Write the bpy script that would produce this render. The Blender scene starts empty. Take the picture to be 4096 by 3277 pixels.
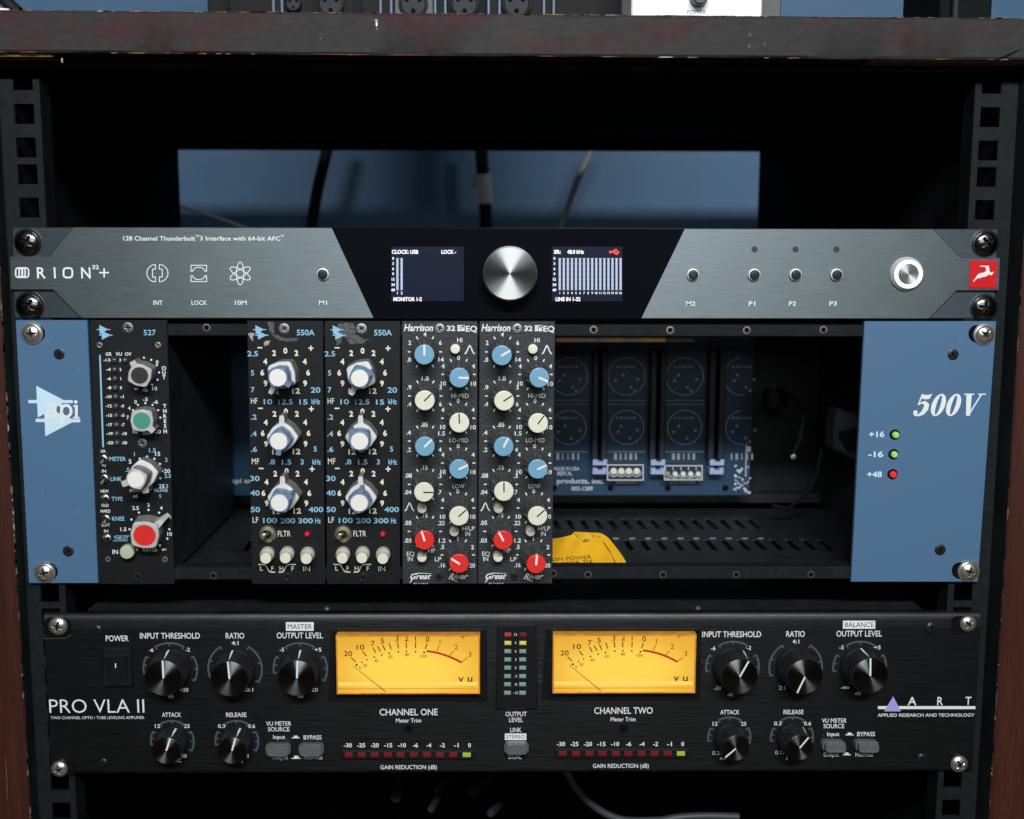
import bpy, bmesh, math, random
from math import sin, cos, pi, radians, hypot, atan2
rnd = random.Random(7)
SC = bpy.context.scene
COL = SC.collection

# ------------------------------------------------------------------ camera, world, lamps, exposure
MM = 0.001
CAM = dict(f=4800.1, x=-4.71, y=-591.4, z=-6.06, p=-0.13959, w=-0.01205, r=-0.00217)   # mm, radians
cam = bpy.data.objects.new('camera', bpy.data.cameras.new('camera'))
COL.objects.link(cam); SC.camera = cam
def _rot():
    p, y, r = CAM['p'], CAM['w'], CAM['r']
    cp, sp, cy, sy, cr, sr = cos(p), sin(p), cos(y), sin(y), cos(r), sin(r)
    Rx = ((1,0,0),(0,cp,-sp),(0,sp,cp)); Rz = ((cy,-sy,0),(sy,cy,0),(0,0,1)); Ry = ((cr,0,sr),(0,1,0),(-sr,0,cr))
    mul = lambda A, B: tuple(tuple(sum(A[i][k]*B[k][j] for k in range(3)) for j in range(3)) for i in range(3))
    return mul(mul(Rz, Rx), Ry)
ROT = _rot()
from mathutils import Matrix, Vector
cam.matrix_world = Matrix(((ROT[0][0], ROT[0][2], -ROT[0][1], CAM['x']*MM), (ROT[1][0], ROT[1][2], -ROT[1][1], CAM['y']*MM),
                           (ROT[2][0], ROT[2][2], -ROT[2][1], CAM['z']*MM), (0,0,0,1)))
cam.data.sensor_width = 36; cam.data.lens = CAM['f']/4096*36
cam.data.clip_start = 0.02; cam.data.clip_end = 20
cam.data.dof.use_dof = True; cam.data.dof.focus_distance = 0.594; cam.data.dof.aperture_fstop = 11

W = bpy.data.worlds.new('World'); SC.world = W; W.use_nodes = True
bg = W.node_tree.nodes['Background']; bg.inputs[1].default_value = 0.08
_tc = W.node_tree.nodes.new('ShaderNodeTexCoord'); _sp = W.node_tree.nodes.new('ShaderNodeSeparateXYZ'); _rp = W.node_tree.nodes.new('ShaderNodeValToRGB'); _mr = W.node_tree.nodes.new('ShaderNodeMapRange')
_mr.inputs[1].default_value = -1; W.node_tree.links.new(_tc.outputs['Generated'], _sp.inputs[0]); W.node_tree.links.new(_sp.outputs[2], _mr.inputs[0]); W.node_tree.links.new(_mr.outputs[0], _rp.inputs[0]); W.node_tree.links.new(_rp.outputs[0], bg.inputs[0])
_e = _rp.color_ramp.elements; _e[0].position = 0.2; _e[0].color = (0.62, 0.40, 0.22, 1); _e[1].position = 0.75; _e[1].color = (0.80, 1.0, 1.15, 1); _k = _e.new(0.46); _k.color = (0.15, 0.17, 0.18, 1)

def lamp(name, loc, aim, size, sizey, power, col, spread=180):
    l = bpy.data.lights.new(name, 'AREA'); l.shape = 'RECTANGLE'; l.size = size; l.size_y = sizey; l.energy = power; l.color = col
    l.spread = radians(spread)
    o = bpy.data.objects.new(name, l); COL.objects.link(o); o.location = loc
    o.rotation_euler = (Vector(aim)-Vector(loc)).to_track_quat('-Z', 'Y').to_euler()
    return o
lamp('ceiling_lamp', (0.06, -1.25, 0.68), (0, 0, -0.08), 0.85, 0.12, 24.5, (0.95, 0.985, 1.0))
lamp('added_front_fill', (0.12, -1.6, 0.25), (0, 0, -0.08), 0.8, 0.18, 2.6, (0.96, 0.985, 1.0))  # low fill lamp added to soften the knob shadows over the lettering
lamp('added_rear_fill', (0.36, 0.22, 0.75), (0.05, 0.6, 0.03), 0.12, 0.06, 0.25, (0.85, 0.94, 1.0))  # weak fill added behind the rack to lift the shaded wall and cables

SC.view_settings.view_transform = 'Standard'
try: SC.view_settings.look = 'None'
except Exception: pass
SC.view_settings.exposure = 0; SC.view_settings.gamma = 1; SC.view_settings.use_curve_mapping = False

# ------------------------------------------------------------------ measuring: a reading on the drawing -> mm on a plane of the rack
A_ = 1400/2156
CR = {'a1': (0,0,A_), 'a2': (1300,0,A_), 'a3': (2696,0,A_), 'a4': (0,880,A_), 'a5': (1300,880,A_), 'a6': (2696,880,A_),
      'b1': (0,1260,720/2070), 'b2': (0,1800,720/2070), 'b3': (960,1270,660/2070), 'b4': (960,1800,660/2070),
      'b5': (1580,1270,660/2070), 'b6': (1580,1800,660/2070), 'b7': (2180,1270,1000/1568), 'b8': (3096,1270,1000/1568),
      'c1': (100,2400,1250/2156), 'c2': (1250,2400,1050/2065), 'c3': (2050,2400,900/1770), 'c4': (2700,2400,1396/2156),
      's': (0,0,1), 'd': (0,0,4096/2156)}
def at(c, x, y, Y=0.0):
    ox, oy, s = CR[c]; u = (ox+x*s-2048)/CAM['f']; v = -(oy+y*s-1638.5)/CAM['f']
    d = [ROT[i][0]*u+ROT[i][1]+ROT[i][2]*v for i in range(3)]
    t = (Y-CAM['y'])/d[1]
    return CAM['x']+d[0]*t, CAM['z']+d[2]*t
def at3(c, x, y, Y): p = at(c, x, y, Y); return (p[0], Y, p[1])
def ln(c, x, y, n, Y=0.0):           # length of n readings, in mm
    a = at(c, x-n/2, y, Y); b = at(c, x+n/2, y, Y); return hypot(b[0]-a[0], b[1]-a[1])

# ------------------------------------------------------------------ materials
MATS = {}
def mat(name, col, rough=0.5, metal=0.0, spec=0.5, emit=None, es=0.0, noise=0.0, nscale=200, bump=0.0, bscale=600, stretch=(1,1,1),
        aniso=0.0, tang=None, trans=0.0, coat=0.0, col2=None, rvar=0.0):
    if name in MATS: return MATS[name]
    m = bpy.data.materials.new(name); m.use_nodes = True; nt = m.node_tree; N = nt.nodes; L = nt.links
    b = N['Principled BSDF']
    b.inputs['Base Color'].default_value = (*col, 1); b.inputs['Roughness'].default_value = rough
    b.inputs['Metallic'].default_value = metal; b.inputs['Specular IOR Level'].default_value = spec
    b.inputs['Transmission Weight'].default_value = trans; b.inputs['Coat Weight'].default_value = coat
    if emit: b.inputs['Emission Color'].default_value = (*emit, 1); b.inputs['Emission Strength'].default_value = es
    if aniso:
        b.inputs['Anisotropic'].default_value = aniso
        if tang == 'x':
            cx = N.new('ShaderNodeCombineXYZ'); cx.inputs[2].default_value = 1; L.new(cx.outputs[0], b.inputs['Tangent'])
        elif tang == 'radial':
            tg = N.new('ShaderNodeTangent'); tg.direction_type = 'RADIAL'; tg.axis = 'Y'; b.inputs['Anisotropic Rotation'].default_value = 0.25; L.new(tg.outputs[0], b.inputs['Tangent'])
    if noise or bump or col2 or rvar:
        tc = N.new('ShaderNodeTexCoord'); mp = N.new('ShaderNodeMapping'); mp.inputs['Scale'].default_value = stretch
        L.new(tc.outputs['Object'], mp.inputs[0])
    if noise or col2 or rvar:
        nz = N.new('ShaderNodeTexNoise'); nz.inputs['Scale'].default_value = nscale; nz.inputs['Detail'].default_value = 5; nz.inputs['Roughness'].default_value = 0.65
        L.new(mp.outputs[0], nz.inputs['Vector'])
    if noise or col2:
        cr = N.new('ShaderNodeValToRGB'); c2 = col2 or tuple(min(1, c*(1+noise)) for c in col); c1 = col if col2 else tuple(c*(1-noise) for c in col)
        cr.color_ramp.elements[0].color = (*c1, 1); cr.color_ramp.elements[1].color = (*c2, 1)
        cr.color_ramp.elements[0].position = 0.36; cr.color_ramp.elements[1].position = 0.64
        L.new(nz.outputs['Fac'], cr.inputs[0]); L.new(cr.outputs[0], b.inputs['Base Color'])
    if rvar:
        mr = N.new('ShaderNodeMapRange'); mr.inputs[1].default_value = 0.3; mr.inputs[2].default_value = 0.7
        mr.inputs[3].default_value = max(0.03, rough-rvar); mr.inputs[4].default_value = min(1, rough+rvar)
        L.new(nz.outputs['Fac'], mr.inputs[0]); L.new(mr.outputs[0], b.inputs['Roughness'])
    if bump:
        n2 = N.new('ShaderNodeTexNoise'); n2.inputs['Scale'].default_value = bscale; n2.inputs['Detail'].default_value = 3
        L.new(mp.outputs[0], n2.inputs['Vector'])
        bp = N.new('ShaderNodeBump'); bp.inputs['Strength'].default_value = bump; bp.inputs['Distance'].default_value = 0.0004
        L.new(n2.outputs['Fac'], bp.inputs['Height']); L.new(bp.outputs[0], b.inputs['Normal'])
    MATS[name] = m; return m
def srgb(r, g, b): f = lambda v: (v/255/12.92 if v/255 <= .04045 else ((v/255+.055)/1.055)**2.4); return (f(r), f(g), f(b))
mat('brushed', (0.145,0.175,0.186), 0.43, 0.9, noise=0.13, nscale=160, stretch=(0.35,1,14), aniso=0.62, tang='x', rvar=0.05, bump=0.12, bscale=900)
mat('brushed_dark', (0.12,0.15,0.17), 0.42, 1.0, noise=0.1, nscale=200, stretch=(0.5,1,8), aniso=0.5, tang='x')
mat('glass_black', (0.004,0.005,0.007), 0.06, 0, 0.5, coat=0.3)
mat('scuff', (0.22,0.30,0.40), 0.5)
mat('white_ink', (0.78,0.80,0.80), 0.6)
mat('ink_orion', (0.82,0.85,0.86), 0.5)
mat('grey_ink', (0.45,0.46,0.46), 0.6)
mat('cream_ink', (0.80,0.77,0.62), 0.6)
mat('blue_ink', (0.26,0.52,0.70), 0.55)
mat('pale_blue_ink', (0.58,0.78,0.88), 0.5)
mat('scale_ink', (0.055,0.08,0.10), 0.55)
mat('black_ink', (0.012,0.012,0.012), 0.5)
mat('red_ink', (0.55,0.03,0.01), 0.5)
mat('lavender_ink', (0.36,0.34,0.72), 0.5)
mat('blue_paint', (0.072,0.153,0.27), 0.42, 0, 0.5, noise=0.06, nscale=1500, bump=0.18, bscale=2600)
mat('black_paint', (0.0065,0.0078,0.0095), 0.5, 0, 0.28, noise=0.25, nscale=500, bump=0.1, bscale=1800)
mat('texture_paint', (0.019,0.0225,0.026), 0.55, 0, 0.5, noise=0.5, nscale=900, bump=0.9, bscale=1100)
mat('module_side', (0.022,0.025,0.028), 0.5, 0.2, 0.4, noise=0.3, nscale=60)
mat('panel_black', (0.0038,0.0043,0.0048), 0.38, 0.0, 0.3, noise=0.3, nscale=120, stretch=(0.3,1,30), aniso=0.75, tang='x', rvar=0.13, bump=0.12, bscale=300)
mat('panel_highlight', (0.006,0.007,0.008), 0.36, 0.0, 0.4, noise=0.6, nscale=120, stretch=(0.35,1,30), rvar=0.12, bump=0.15, bscale=300)  # panel black made lighter for the highlight along the top edge
mat('rail_metal', (0.0075,0.0105,0.012), 0.7, 0.0, 0.18, noise=0.25, nscale=260, bump=0.2, bscale=1500)
mat('chassis_black', (0.013,0.015,0.0165), 0.5, 0.0, 0.5, noise=0.3, nscale=90, bump=0.15, bscale=900)
mat('interior_black', (0.007,0.010,0.0105), 0.9, 0, 0.1, noise=0.3, nscale=40)
mat('hole_black', (0.003,0.003,0.0035), 0.8, 0, 0.1)
mat('chrome', (0.92,0.88,0.80), 0.25, 0.92, rvar=0.05, nscale=400)
mat('dark_chrome', (0.17,0.16,0.16), 0.2, 1.0, rvar=0.08, nscale=500)
mat('zinc', (0.55,0.52,0.46), 0.3, 1.0, noise=0.3, nscale=700)
mat('brass_nut', (0.62,0.58,0.42), 0.34, 1.0, noise=0.25, nscale=600)
mat('black_screw', (0.03,0.032,0.035), 0.35, 0.6, 0.5)
mat('recess', (0.012,0.011,0.010), 0.5, 0.5)
mat('steel_screw', (0.32,0.32,0.32), 0.4, 1.0, noise=0.3, nscale=900)
mat('spun_metal', (0.33,0.345,0.345), 0.36, 1.0, aniso=0.97, tang='radial')
mat('spun_black', (0.12,0.13,0.135), 0.35, 1.0, aniso=0.97, tang='radial')
mat('knob_black', (0.012,0.013,0.015), 0.34, 0, 0.5)
mat('knob_grey_body', (0.046,0.048,0.05), 0.27, 0, 0.5, noise=0.3, nscale=300)
mat('cap_blue', (0.165,0.365,0.52), 0.4, noise=0.04, nscale=600)
mat('cap_cream', (0.76,0.75,0.60), 0.4, noise=0.04, nscale=300)
mat('cap_red', (0.74,0.03,0.025), 0.38, noise=0.05, nscale=500)
mat('cap_teal', (0.06,0.27,0.22), 0.45)
mat('cap_charcoal', (0.022,0.026,0.03), 0.5)
mat('cap_white', (0.84,0.82,0.76), 0.4)
mat('lever_grey', (0.50,0.48,0.455), 0.45, noise=0.1, nscale=300)
mat('lever_shaded', (0.21,0.20,0.19), 0.5, noise=0.15, nscale=300)  # knob colour darkened to paint the shade on side walls
mat('lever_white', (0.66,0.66,0.66), 0.42, noise=0.1, nscale=250)
mat('lever_blue', (0.14,0.225,0.345), 0.42, noise=0.06, nscale=250)
mat('button_cream', (0.78,0.76,0.60), 0.45, noise=0.08, nscale=200)
mat('button_aged', (0.56,0.53,0.44), 0.45, noise=0.1, nscale=200)
mat('button_green', (0.42,0.45,0.33), 0.4)
mat('led_off', (0.05,0.055,0.058), 0.22, 0, 0.6)
mat('led_red_dim', (0.42,0.012,0.03), 0.18, 0, 0.6, emit=(0.5,0.0,0.02), es=0.12)  # red indicator with a faint emission
mat('led_green_on', (0.25,0.45,0.12), 0.25, emit=(0.35,0.72,0.14), es=0.4)
mat('led_red_on', (0.5,0.01,0.01), 0.25, emit=(0.9,0.03,0.02), es=0.6)
mat('led_gr', (0.20,0.013,0.016), 0.2, 0, 0.8)
mat('led_lime', (0.35,0.45,0.05), 0.3, emit=(0.5,0.62,0.05), es=0.1)
mat('led_yellow', (0.75,0.62,0.12), 0.35)
mat('led_pale', (0.22,0.34,0.28), 0.25, 0, 0.8)
mat('led_pink', (0.42,0.05,0.06), 0.3)
mat('plastic_black', (0.009,0.010,0.012), 0.3, 0, 0.5)
mat('plastic_gloss', (0.012,0.014,0.017), 0.12, 0, 0.7)
mat('clear_button', (0.62,0.66,0.68), 0.16, 0, 0.7, trans=0.82)
mat('residue', (0.07,0.07,0.07), 0.6, noise=0.6, nscale=500)
mat('residue_light', (0.36,0.30,0.25), 0.6, noise=0.3, nscale=500)
mat('screen_bg', (0.01,0.012,0.02), 0.15, emit=srgb(20,27,50), es=0.6)
mat('screen_bar', (0.02,0.02,0.02), 0.4, emit=(0.50,0.58,0.78), es=1.0)
mat('screen_text', (0.02,0.02,0.02), 0.4, emit=(0.92,0.96,1.0), es=1.3)
mat('screen_grid', (0.02,0.02,0.02), 0.4, emit=(0.10,0.12,0.18), es=1.0)
mat('screen_red', (0.02,0.02,0.02), 0.4, emit=(1.0,0.06,0.02), es=1.3)
mat('ring_light', (0.8,0.8,0.8), 0.4, emit=(0.93,0.97,1.0), es=3.0)
mat('badge_red', (0.62,0.012,0.018), 0.3)
mat('meter_plate', (0.22,0.12,0.015), 0.5, emit=(1.0,0.53,0.045), es=0.82)
_n = MATS['meter_plate'].node_tree; _t = _n.nodes.new('ShaderNodeTexCoord'); _m = _n.nodes.new('ShaderNodeMapping'); _m.inputs['Location'].default_value = (-0.95, 0, -0.75); _m.inputs['Scale'].default_value = (1.9, 0, 1.9)
_g = _n.nodes.new('ShaderNodeTexGradient'); _g.gradient_type = 'QUADRATIC_SPHERE'; _g2 = _n.nodes.new('ShaderNodeVectorMath'); _g2.operation = 'LENGTH'; _r = _n.nodes.new('ShaderNodeMapRange')
_r.inputs[1].default_value = 0.35; _r.inputs[2].default_value = 1.45; _r.inputs[3].default_value = 0.86; _r.inputs[4].default_value = 0.56; _c = _n.nodes.new('ShaderNodeValToRGB')
_c.color_ramp.elements[0].color = (1.0,0.66,0.075,1); _c.color_ramp.elements[1].color = (1.0,0.53,0.035,1); _c.color_ramp.elements[0].position = .6; _n.nodes.remove(_g)
_n.links.new(_t.outputs['Generated'], _m.inputs[0]); _n.links.new(_m.outputs[0], _g2.inputs[0]); _n.links.new(_g2.outputs['Value'], _r.inputs[0]); _n.links.new(_r.outputs[0], _n.nodes['Principled BSDF'].inputs['Emission Strength'])
_n.links.new(_g2.outputs['Value'], _c.inputs[0]); _n.links.new(_c.outputs[0], _n.nodes['Principled BSDF'].inputs['Emission Color'])
mat('meter_side', (0.5,0.22,0.03), 0.25, emit=(0.55,0.20,0.015), es=0.30, noise=0.3, nscale=200)  # faint emission stands for bulb light passing through the amber walls
mat('meter_reflection', (0.2,0.15,0.05), 0.3, emit=(1.0,0.62,0.11), es=0.9)
mat('pcb_blue', (0.018,0.052,0.105), 0.35, 0, 0.5, noise=0.12, nscale=80)
mat('silk', (0.55,0.60,0.66), 0.6)
mat('silk_dim', (0.42,0.46,0.48), 0.6)
mat('socket_blue', (0.36,0.45,0.66), 0.4)
mat('socket_body', (0.010,0.020,0.036), 0.5)
mat('terminal_cream', (0.80,0.78,0.68), 0.35)
mat('tag_paper', (1.0,0.50,0.015), 0.6, noise=0.08, nscale=60, bump=0.2, bscale=120)
mat('tag_back', (0.42,0.20,0.07), 0.7)
mat('tag_ink', (0.10,0.045,0.008), 0.7)
mat('strip_orange', (0.75,0.26,0.06), 0.6); mat('strip_beige', (0.42,0.30,0.22), 0.6, noise=0.3, nscale=200)
mat('strip_yellow', (0.75,0.45,0.08), 0.6); mat('strip_brown', (0.10,0.06,0.03), 0.6)
mat('wall_blue', (0.085,0.185,0.325), 0.6, noise=0.05, nscale=20, bump=0.1, bscale=200)
mat('trim_blue', (0.11,0.16,0.23), 0.4)
mat('wire_dim', (0.007,0.008,0.008), 0.8, 0, 0.1)
mat('cable_black', (0.008,0.008,0.009), 0.65, 0, 0.2); mat('cable_grey', (0.30,0.32,0.33), 0.5); mat('cable_white', (0.55,0.57,0.58), 0.5)
mat('cable_dark_grey', (0.045,0.05,0.055), 0.5)
mat('tape_white', (0.90,0.86,0.78), 0.55, noise=0.15, nscale=80)
mat('device_white', (0.86,0.89,0.92), 0.45); mat('device_dark', (0.012,0.015,0.017), 0.75, 0, 0.12, noise=0.3, nscale=90); mat('device_grey', (0.05,0.058,0.062), 0.5, noise=0.2, nscale=90)
mat('satin_steel', (0.80,0.81,0.82), 0.4, 0.45)
mat('spun_bright', (0.40,0.42,0.43), 0.5, 0.8, aniso=0.9, tang='radial')
mat('silver', (0.45,0.46,0.47), 0.3, 1.0)
mat('plug_grey', (0.016,0.019,0.022), 0.55, 0.0, 0.25)
mat('bare_wood', (0.17,0.10,0.035), 0.8, noise=0.5, nscale=300)
mat('bare_white', (0.38,0.35,0.30), 0.8)
GZ = (at('a2', 1000, 215, -16.0)[1]+420)*MM                # height of the top board's middle above the cabinet's base
def wood(name, c_a, c_b, st, pos=(0.42,0.6), rough=0.55, bstr=0.25, grad=None):
    m = bpy.data.materials.new(name); m.use_nodes = True; nt = m.node_tree; N = nt.nodes; L = nt.links; b = N['Principled BSDF']
    tc = N.new('ShaderNodeTexCoord'); mp = N.new('ShaderNodeMapping'); mp.inputs['Scale'].default_value = st; L.new(tc.outputs['Object'], mp.inputs[0])
    n1 = N.new('ShaderNodeTexNoise'); n1.inputs['Scale'].default_value = 9; n1.inputs['Detail'].default_value = 8; n1.inputs['Roughness'].default_value = 0.62
    L.new(mp.outputs[0], n1.inputs['Vector'])
    cr = N.new('ShaderNodeValToRGB'); e = cr.color_ramp.elements; e[0].position, e[1].position = pos; e[0].color = (*c_a,1); e[1].color = (*c_b,1)
    if grad:                                               # more of the red stain is left towards the left end and the top of the board
        sp = N.new('ShaderNodeSeparateXYZ'); L.new(tc.outputs['Object'], sp.inputs[0]); a = N.new('ShaderNodeMath'); a.operation = 'MULTIPLY_ADD'; a.inputs[1].default_value = grad[0]
        b2 = N.new('ShaderNodeMath'); b2.operation = 'MULTIPLY_ADD'; b2.inputs[1].default_value = grad[1]; b2.inputs[2].default_value = 0.015-grad[1]*GZ
        L.new(sp.outputs[2], b2.inputs[0]); L.new(sp.outputs[0], a.inputs[0]); L.new(b2.outputs[0], a.inputs[2])
        c3 = N.new('ShaderNodeMath'); L.new(a.outputs[0], c3.inputs[0]); L.new(n1.outputs['Fac'], c3.inputs[1]); L.new(c3.outputs[0], cr.inputs[0])
    else: L.new(n1.outputs['Fac'], cr.inputs[0])
    n2 = N.new('ShaderNodeTexNoise'); n2.inputs['Scale'].default_value = 120; n2.inputs['Detail'].default_value = 5; L.new(mp.outputs[0], n2.inputs['Vector'])
    mx = N.new('ShaderNodeMix'); mx.data_type = 'RGBA'; mx.blend_type = 'MULTIPLY'; mx.inputs[0].default_value = 0.6
    c2 = N.new('ShaderNodeValToRGB'); c2.color_ramp.elements[0].color = (0.55,0.55,0.55,1); c2.color_ramp.elements[1].color = (1.25,1.25,1.25,1)
    c2.color_ramp.elements[0].position = 0.3; c2.color_ramp.elements[1].position = 0.7
    L.new(n2.outputs['Fac'], c2.inputs[0]); L.new(cr.outputs[0], mx.inputs[6]); L.new(c2.outputs[0], mx.inputs[7]); L.new(mx.outputs[2], b.inputs['Base Color'])
    bp = N.new('ShaderNodeBump'); bp.inputs['Strength'].default_value = bstr; bp.inputs['Distance'].default_value = 0.0008
    L.new(n2.outputs['Fac'], bp.inputs['Height']); L.new(bp.outputs[0], b.inputs['Normal'])
    b.inputs['Roughness'].default_value = rough; b.inputs['Specular IOR Level'].default_value = 0.3; MATS[name] = m
wood('board_stain', (0.027,0.0255,0.026), (0.048,0.0125,0.0155), (1.5,1,3.2), (0.50,0.66), 0.7, 0.12, grad=(-0.42, 2.2))
wood('side_stain', (0.040,0.0105,0.0065), (0.064,0.0175,0.0105), (14,6,0.7), (0.35,0.65), 0.5)

# ------------------------------------------------------------------ mesh builder (mm)
_TX = {}
def glyphs(s, bold, shear, spacing=1.0):
    k = (s, bold, shear, spacing)
    if k not in _TX:
        c = bpy.data.curves.new('lettering', 'FONT'); c.body = s; c.offset = bold; c.shear = shear; c.resolution_u = 3; c.space_character = spacing
        o = bpy.data.objects.new('lettering', c); me = o.to_mesh()
        vs = [(v.co.x, v.co.y) for v in me.vertices]; fs = [tuple(p.vertices) for p in me.polygons]
        o.to_mesh_clear(); bpy.data.objects.remove(o); bpy.data.curves.remove(c)
        xs = [v[0] for v in vs]; _TX[k] = (vs, fs, min(xs), max(xs))
    return _TX[k]
_h = glyphs('H', 0, 0)[0]; CAPH = max(v[1] for v in _h)-min(v[1] for v in _h)

class MB:
    def __init__(s): s.v = []; s.f = []; s.m = []; s.mats = []
    def mi(s, m):
        if m not in s.mats: s.mats.append(m)
        return s.mats.index(m)
    def add(s, vs, fs, m):
        o = len(s.v); s.v += vs; i = s.mi(m)
        for f in fs: s.f.append(tuple(o+k for k in f)); s.m.append(i)
    def flat(s, pts, m, y): s.add([(x, y, z) for x, z in pts], [tuple(range(len(pts)))], m)
    def prism(s, pts, y0, y1, m, ch=0.0, mside=None):        # front y0 (towards the viewer), back y1; ch chamfers the front edge
        n = len(pts); a = sum(pts[i][0]*pts[(i+1)%n][1]-pts[(i+1)%n][0]*pts[i][1] for i in range(n))
        if a < 0: pts = pts[::-1]
        rings = [[(x, y1, z) for x, z in pts]]
        if ch:
            rings.append([(x, y0+ch, z) for x, z in pts])
            ins = []
            for i in range(n):
                p, q, r = pts[i-1], pts[i], pts[(i+1)%n]
                d1 = (q[0]-p[0], q[1]-p[1]); d2 = (r[0]-q[0], r[1]-q[1]); l1 = hypot(*d1) or 1; l2 = hypot(*d2) or 1
                n1 = (-d1[1]/l1, d1[0]/l1); n2 = (-d2[1]/l2, d2[0]/l2); k = 1+n1[0]*n2[0]+n1[1]*n2[1]; k = max(k, .3)
                ins.append((q[0]+ch*(n1[0]+n2[0])/k, y0, q[1]+ch*(n1[1]+n2[1])/k))
            rings.append(ins)
        else: rings.append([(x, y0, z) for x, z in pts])
        vs = [v for r in rings for v in r]; k = len(rings)-1
        s.add(vs, [(j*n+i, j*n+(i+1)%n, (j+1)*n+(i+1)%n, (j+1)*n+i) for j in range(k) for i in range(n)]+[tuple(range(n))[::-1]], mside or m)
        s.add([(v[0], v[1], v[2]) for v in rings[-1]], [tuple(range(n))], m)
    def rect(s, x0, z0, x1, z1, y0, y1, m, ch=0.0): s.prism([(x0,z0),(x1,z0),(x1,z1),(x0,z1)], y0, y1, m, ch)
    def lathe(s, c, prof, m, n=40, rf=None, close=True):     # around -Y through c=(x,y,z); prof [(r,height)]
        vs = []
        for i, (r, h) in enumerate(prof):
            for k in range(n):
                t = 2*pi*k/n; q = rf(r, t, i) if rf else r
                vs.append((c[0]+q*sin(t), c[1]-h, c[2]+q*cos(t)))
        fs = [(i*n+k, i*n+(k+1)%n, (i+1)*n+(k+1)%n, (i+1)*n+k) for i in range(len(prof)-1) for k in range(n)]
        s.add(vs, fs, m)
        if close: s.add(vs[-n:], [tuple(range(n))], m)
    def disc(s, x, z, r, y, m, n=28): s.flat([(x+r*sin(2*pi*k/n), z+r*cos(2*pi*k/n)) for k in range(n)], m, y)
    def ring(s, x, z, r0, r1, y, m, a0=0, a1=360, n=40):
        vs = []
        for k in range(n+1):
            t = radians(a0+(a1-a0)*k/n)
            vs += [(x+r0*sin(t), y, z+r0*cos(t)), (x+r1*sin(t), y, z+r1*cos(t))]
        s.add(vs, [(2*k, 2*k+1, 2*k+3, 2*k+2) for k in range(n)], m)
    def stroke(s, pts, w, m, y, closed=False):
        n = len(pts); ws = w if isinstance(w, (list, tuple)) else [w]*n; vs = []
        for i in range(n):
            p = pts[i-1] if (i or closed) else None; r = pts[(i+1)%n] if (i < n-1 or closed) else None; q = pts[i]
            ns = []
            for a, b in ((p, q), (q, r)):
                if a is not None and b is not None:
                    d = (b[0]-a[0], b[1]-a[1]); l = hypot(*d) or 1; ns.append((-d[1]/l, d[0]/l))
            if len(ns) == 2:
                k = max(1+ns[0][0]*ns[1][0]+ns[0][1]*ns[1][1], .35); nn = ((ns[0][0]+ns[1][0])/k, (ns[0][1]+ns[1][1])/k)
            else: nn = ns[0]
            h = ws[i]/2
            vs += [(q[0]+nn[0]*h, y, q[1]+nn[1]*h), (q[0]-nn[0]*h, y, q[1]-nn[1]*h)]
        k = n if closed else n-1
        s.add(vs, [(2*i, 2*i+1, 2*((i+1)%n)+1, 2*((i+1)%n)) for i in range(k)], m)
    def text(s, t, c, x0, x1, yc, h, m, bold=0.0, shear=0.0, y=-0.13, Y=0.0, spacing=1.0, fn=None):
        """lettering with its caps' middle at reading yc; x1 None centres it on x0 at its own width"""
        vs, fs, a, b = glyphs(t, bold, shear, spacing)
        xm = x0 if x1 is None else (x0+x1)/2
        cx, cz = at(c, xm, yc, Y); hh = ln(c, xm, yc, h, Y); sz = hh/CAPH
        sx = sz if x1 is None else ln(c, xm, yc, x1-x0, Y)/(b-a)
        P = [(cx+(u-(a+b)/2)*sx, cz+v*sz-hh/2) for u, v in vs]
        s.add([(p[0], y, p[1]) if fn is None else fn(*p) for p in P], fs, m)
    def tube(s, pts, r, m, n=12):
        vs = []; P = [Vector(p) for p in pts]
        for i, p in enumerate(P):
            d = (P[min(i+1, len(P)-1)]-P[max(i-1, 0)]).normalized(); a = d.cross(Vector((0,1,0.13))).normalized(); b = d.cross(a)
            rr = r[i] if isinstance(r, (list, tuple)) else r
            vs += [tuple(p+a*(rr*cos(2*pi*k/n))+b*(rr*sin(2*pi*k/n))) for k in range(n)]
        s.add(vs, [(i*n+k, i*n+(k+1)%n, (i+1)*n+(k+1)%n, (i+1)*n+k) for i in range(len(P)-1) for k in range(n)]+[tuple(range(n)), tuple(range((len(P)-1)*n, len(P)*n))], m)
    def cube(s, x0, x1, y0, y1, z0, z1, m):
        v = [(x, y, z) for x in (x0, x1) for y in (y0, y1) for z in (z0, z1)]
        s.add(v, [(0,1,3,2),(4,6,7,5),(0,4,5,1),(2,3,7,6),(0,2,6,4),(1,5,7,3)], m)
    def mesh(s, name, o=(0,0,0), angle=32, recalc=False):
        me = bpy.data.meshes.new(name)
        me.from_pydata([((x-o[0])*MM, (y-o[1])*MM, (z-o[2])*MM) for x, y, z in s.v], [], s.f)
        for m in s.mats: me.materials.append(MATS[m])
        me.polygons.foreach_set('material_index', s.m); me.polygons.foreach_set('use_smooth', [True]*len(s.f))
        if recalc:
            bm = bmesh.new(); bm.from_mesh(me); bmesh.ops.remove_doubles(bm, verts=bm.verts, dist=1e-7); bmesh.ops.recalc_face_normals(bm, faces=bm.faces); bm.to_mesh(me); bm.free()
        me.update(); me.set_sharp_from_angle(angle=radians(angle))
        return me
    def build(s, name, parent=None, o=None, **k):
        if o is None:
            o = ORG[parent.name] if parent is not None else (0,0,0)
        return place(s.mesh(name, o, **k), name, parent, o)
ORG = {}
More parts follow.
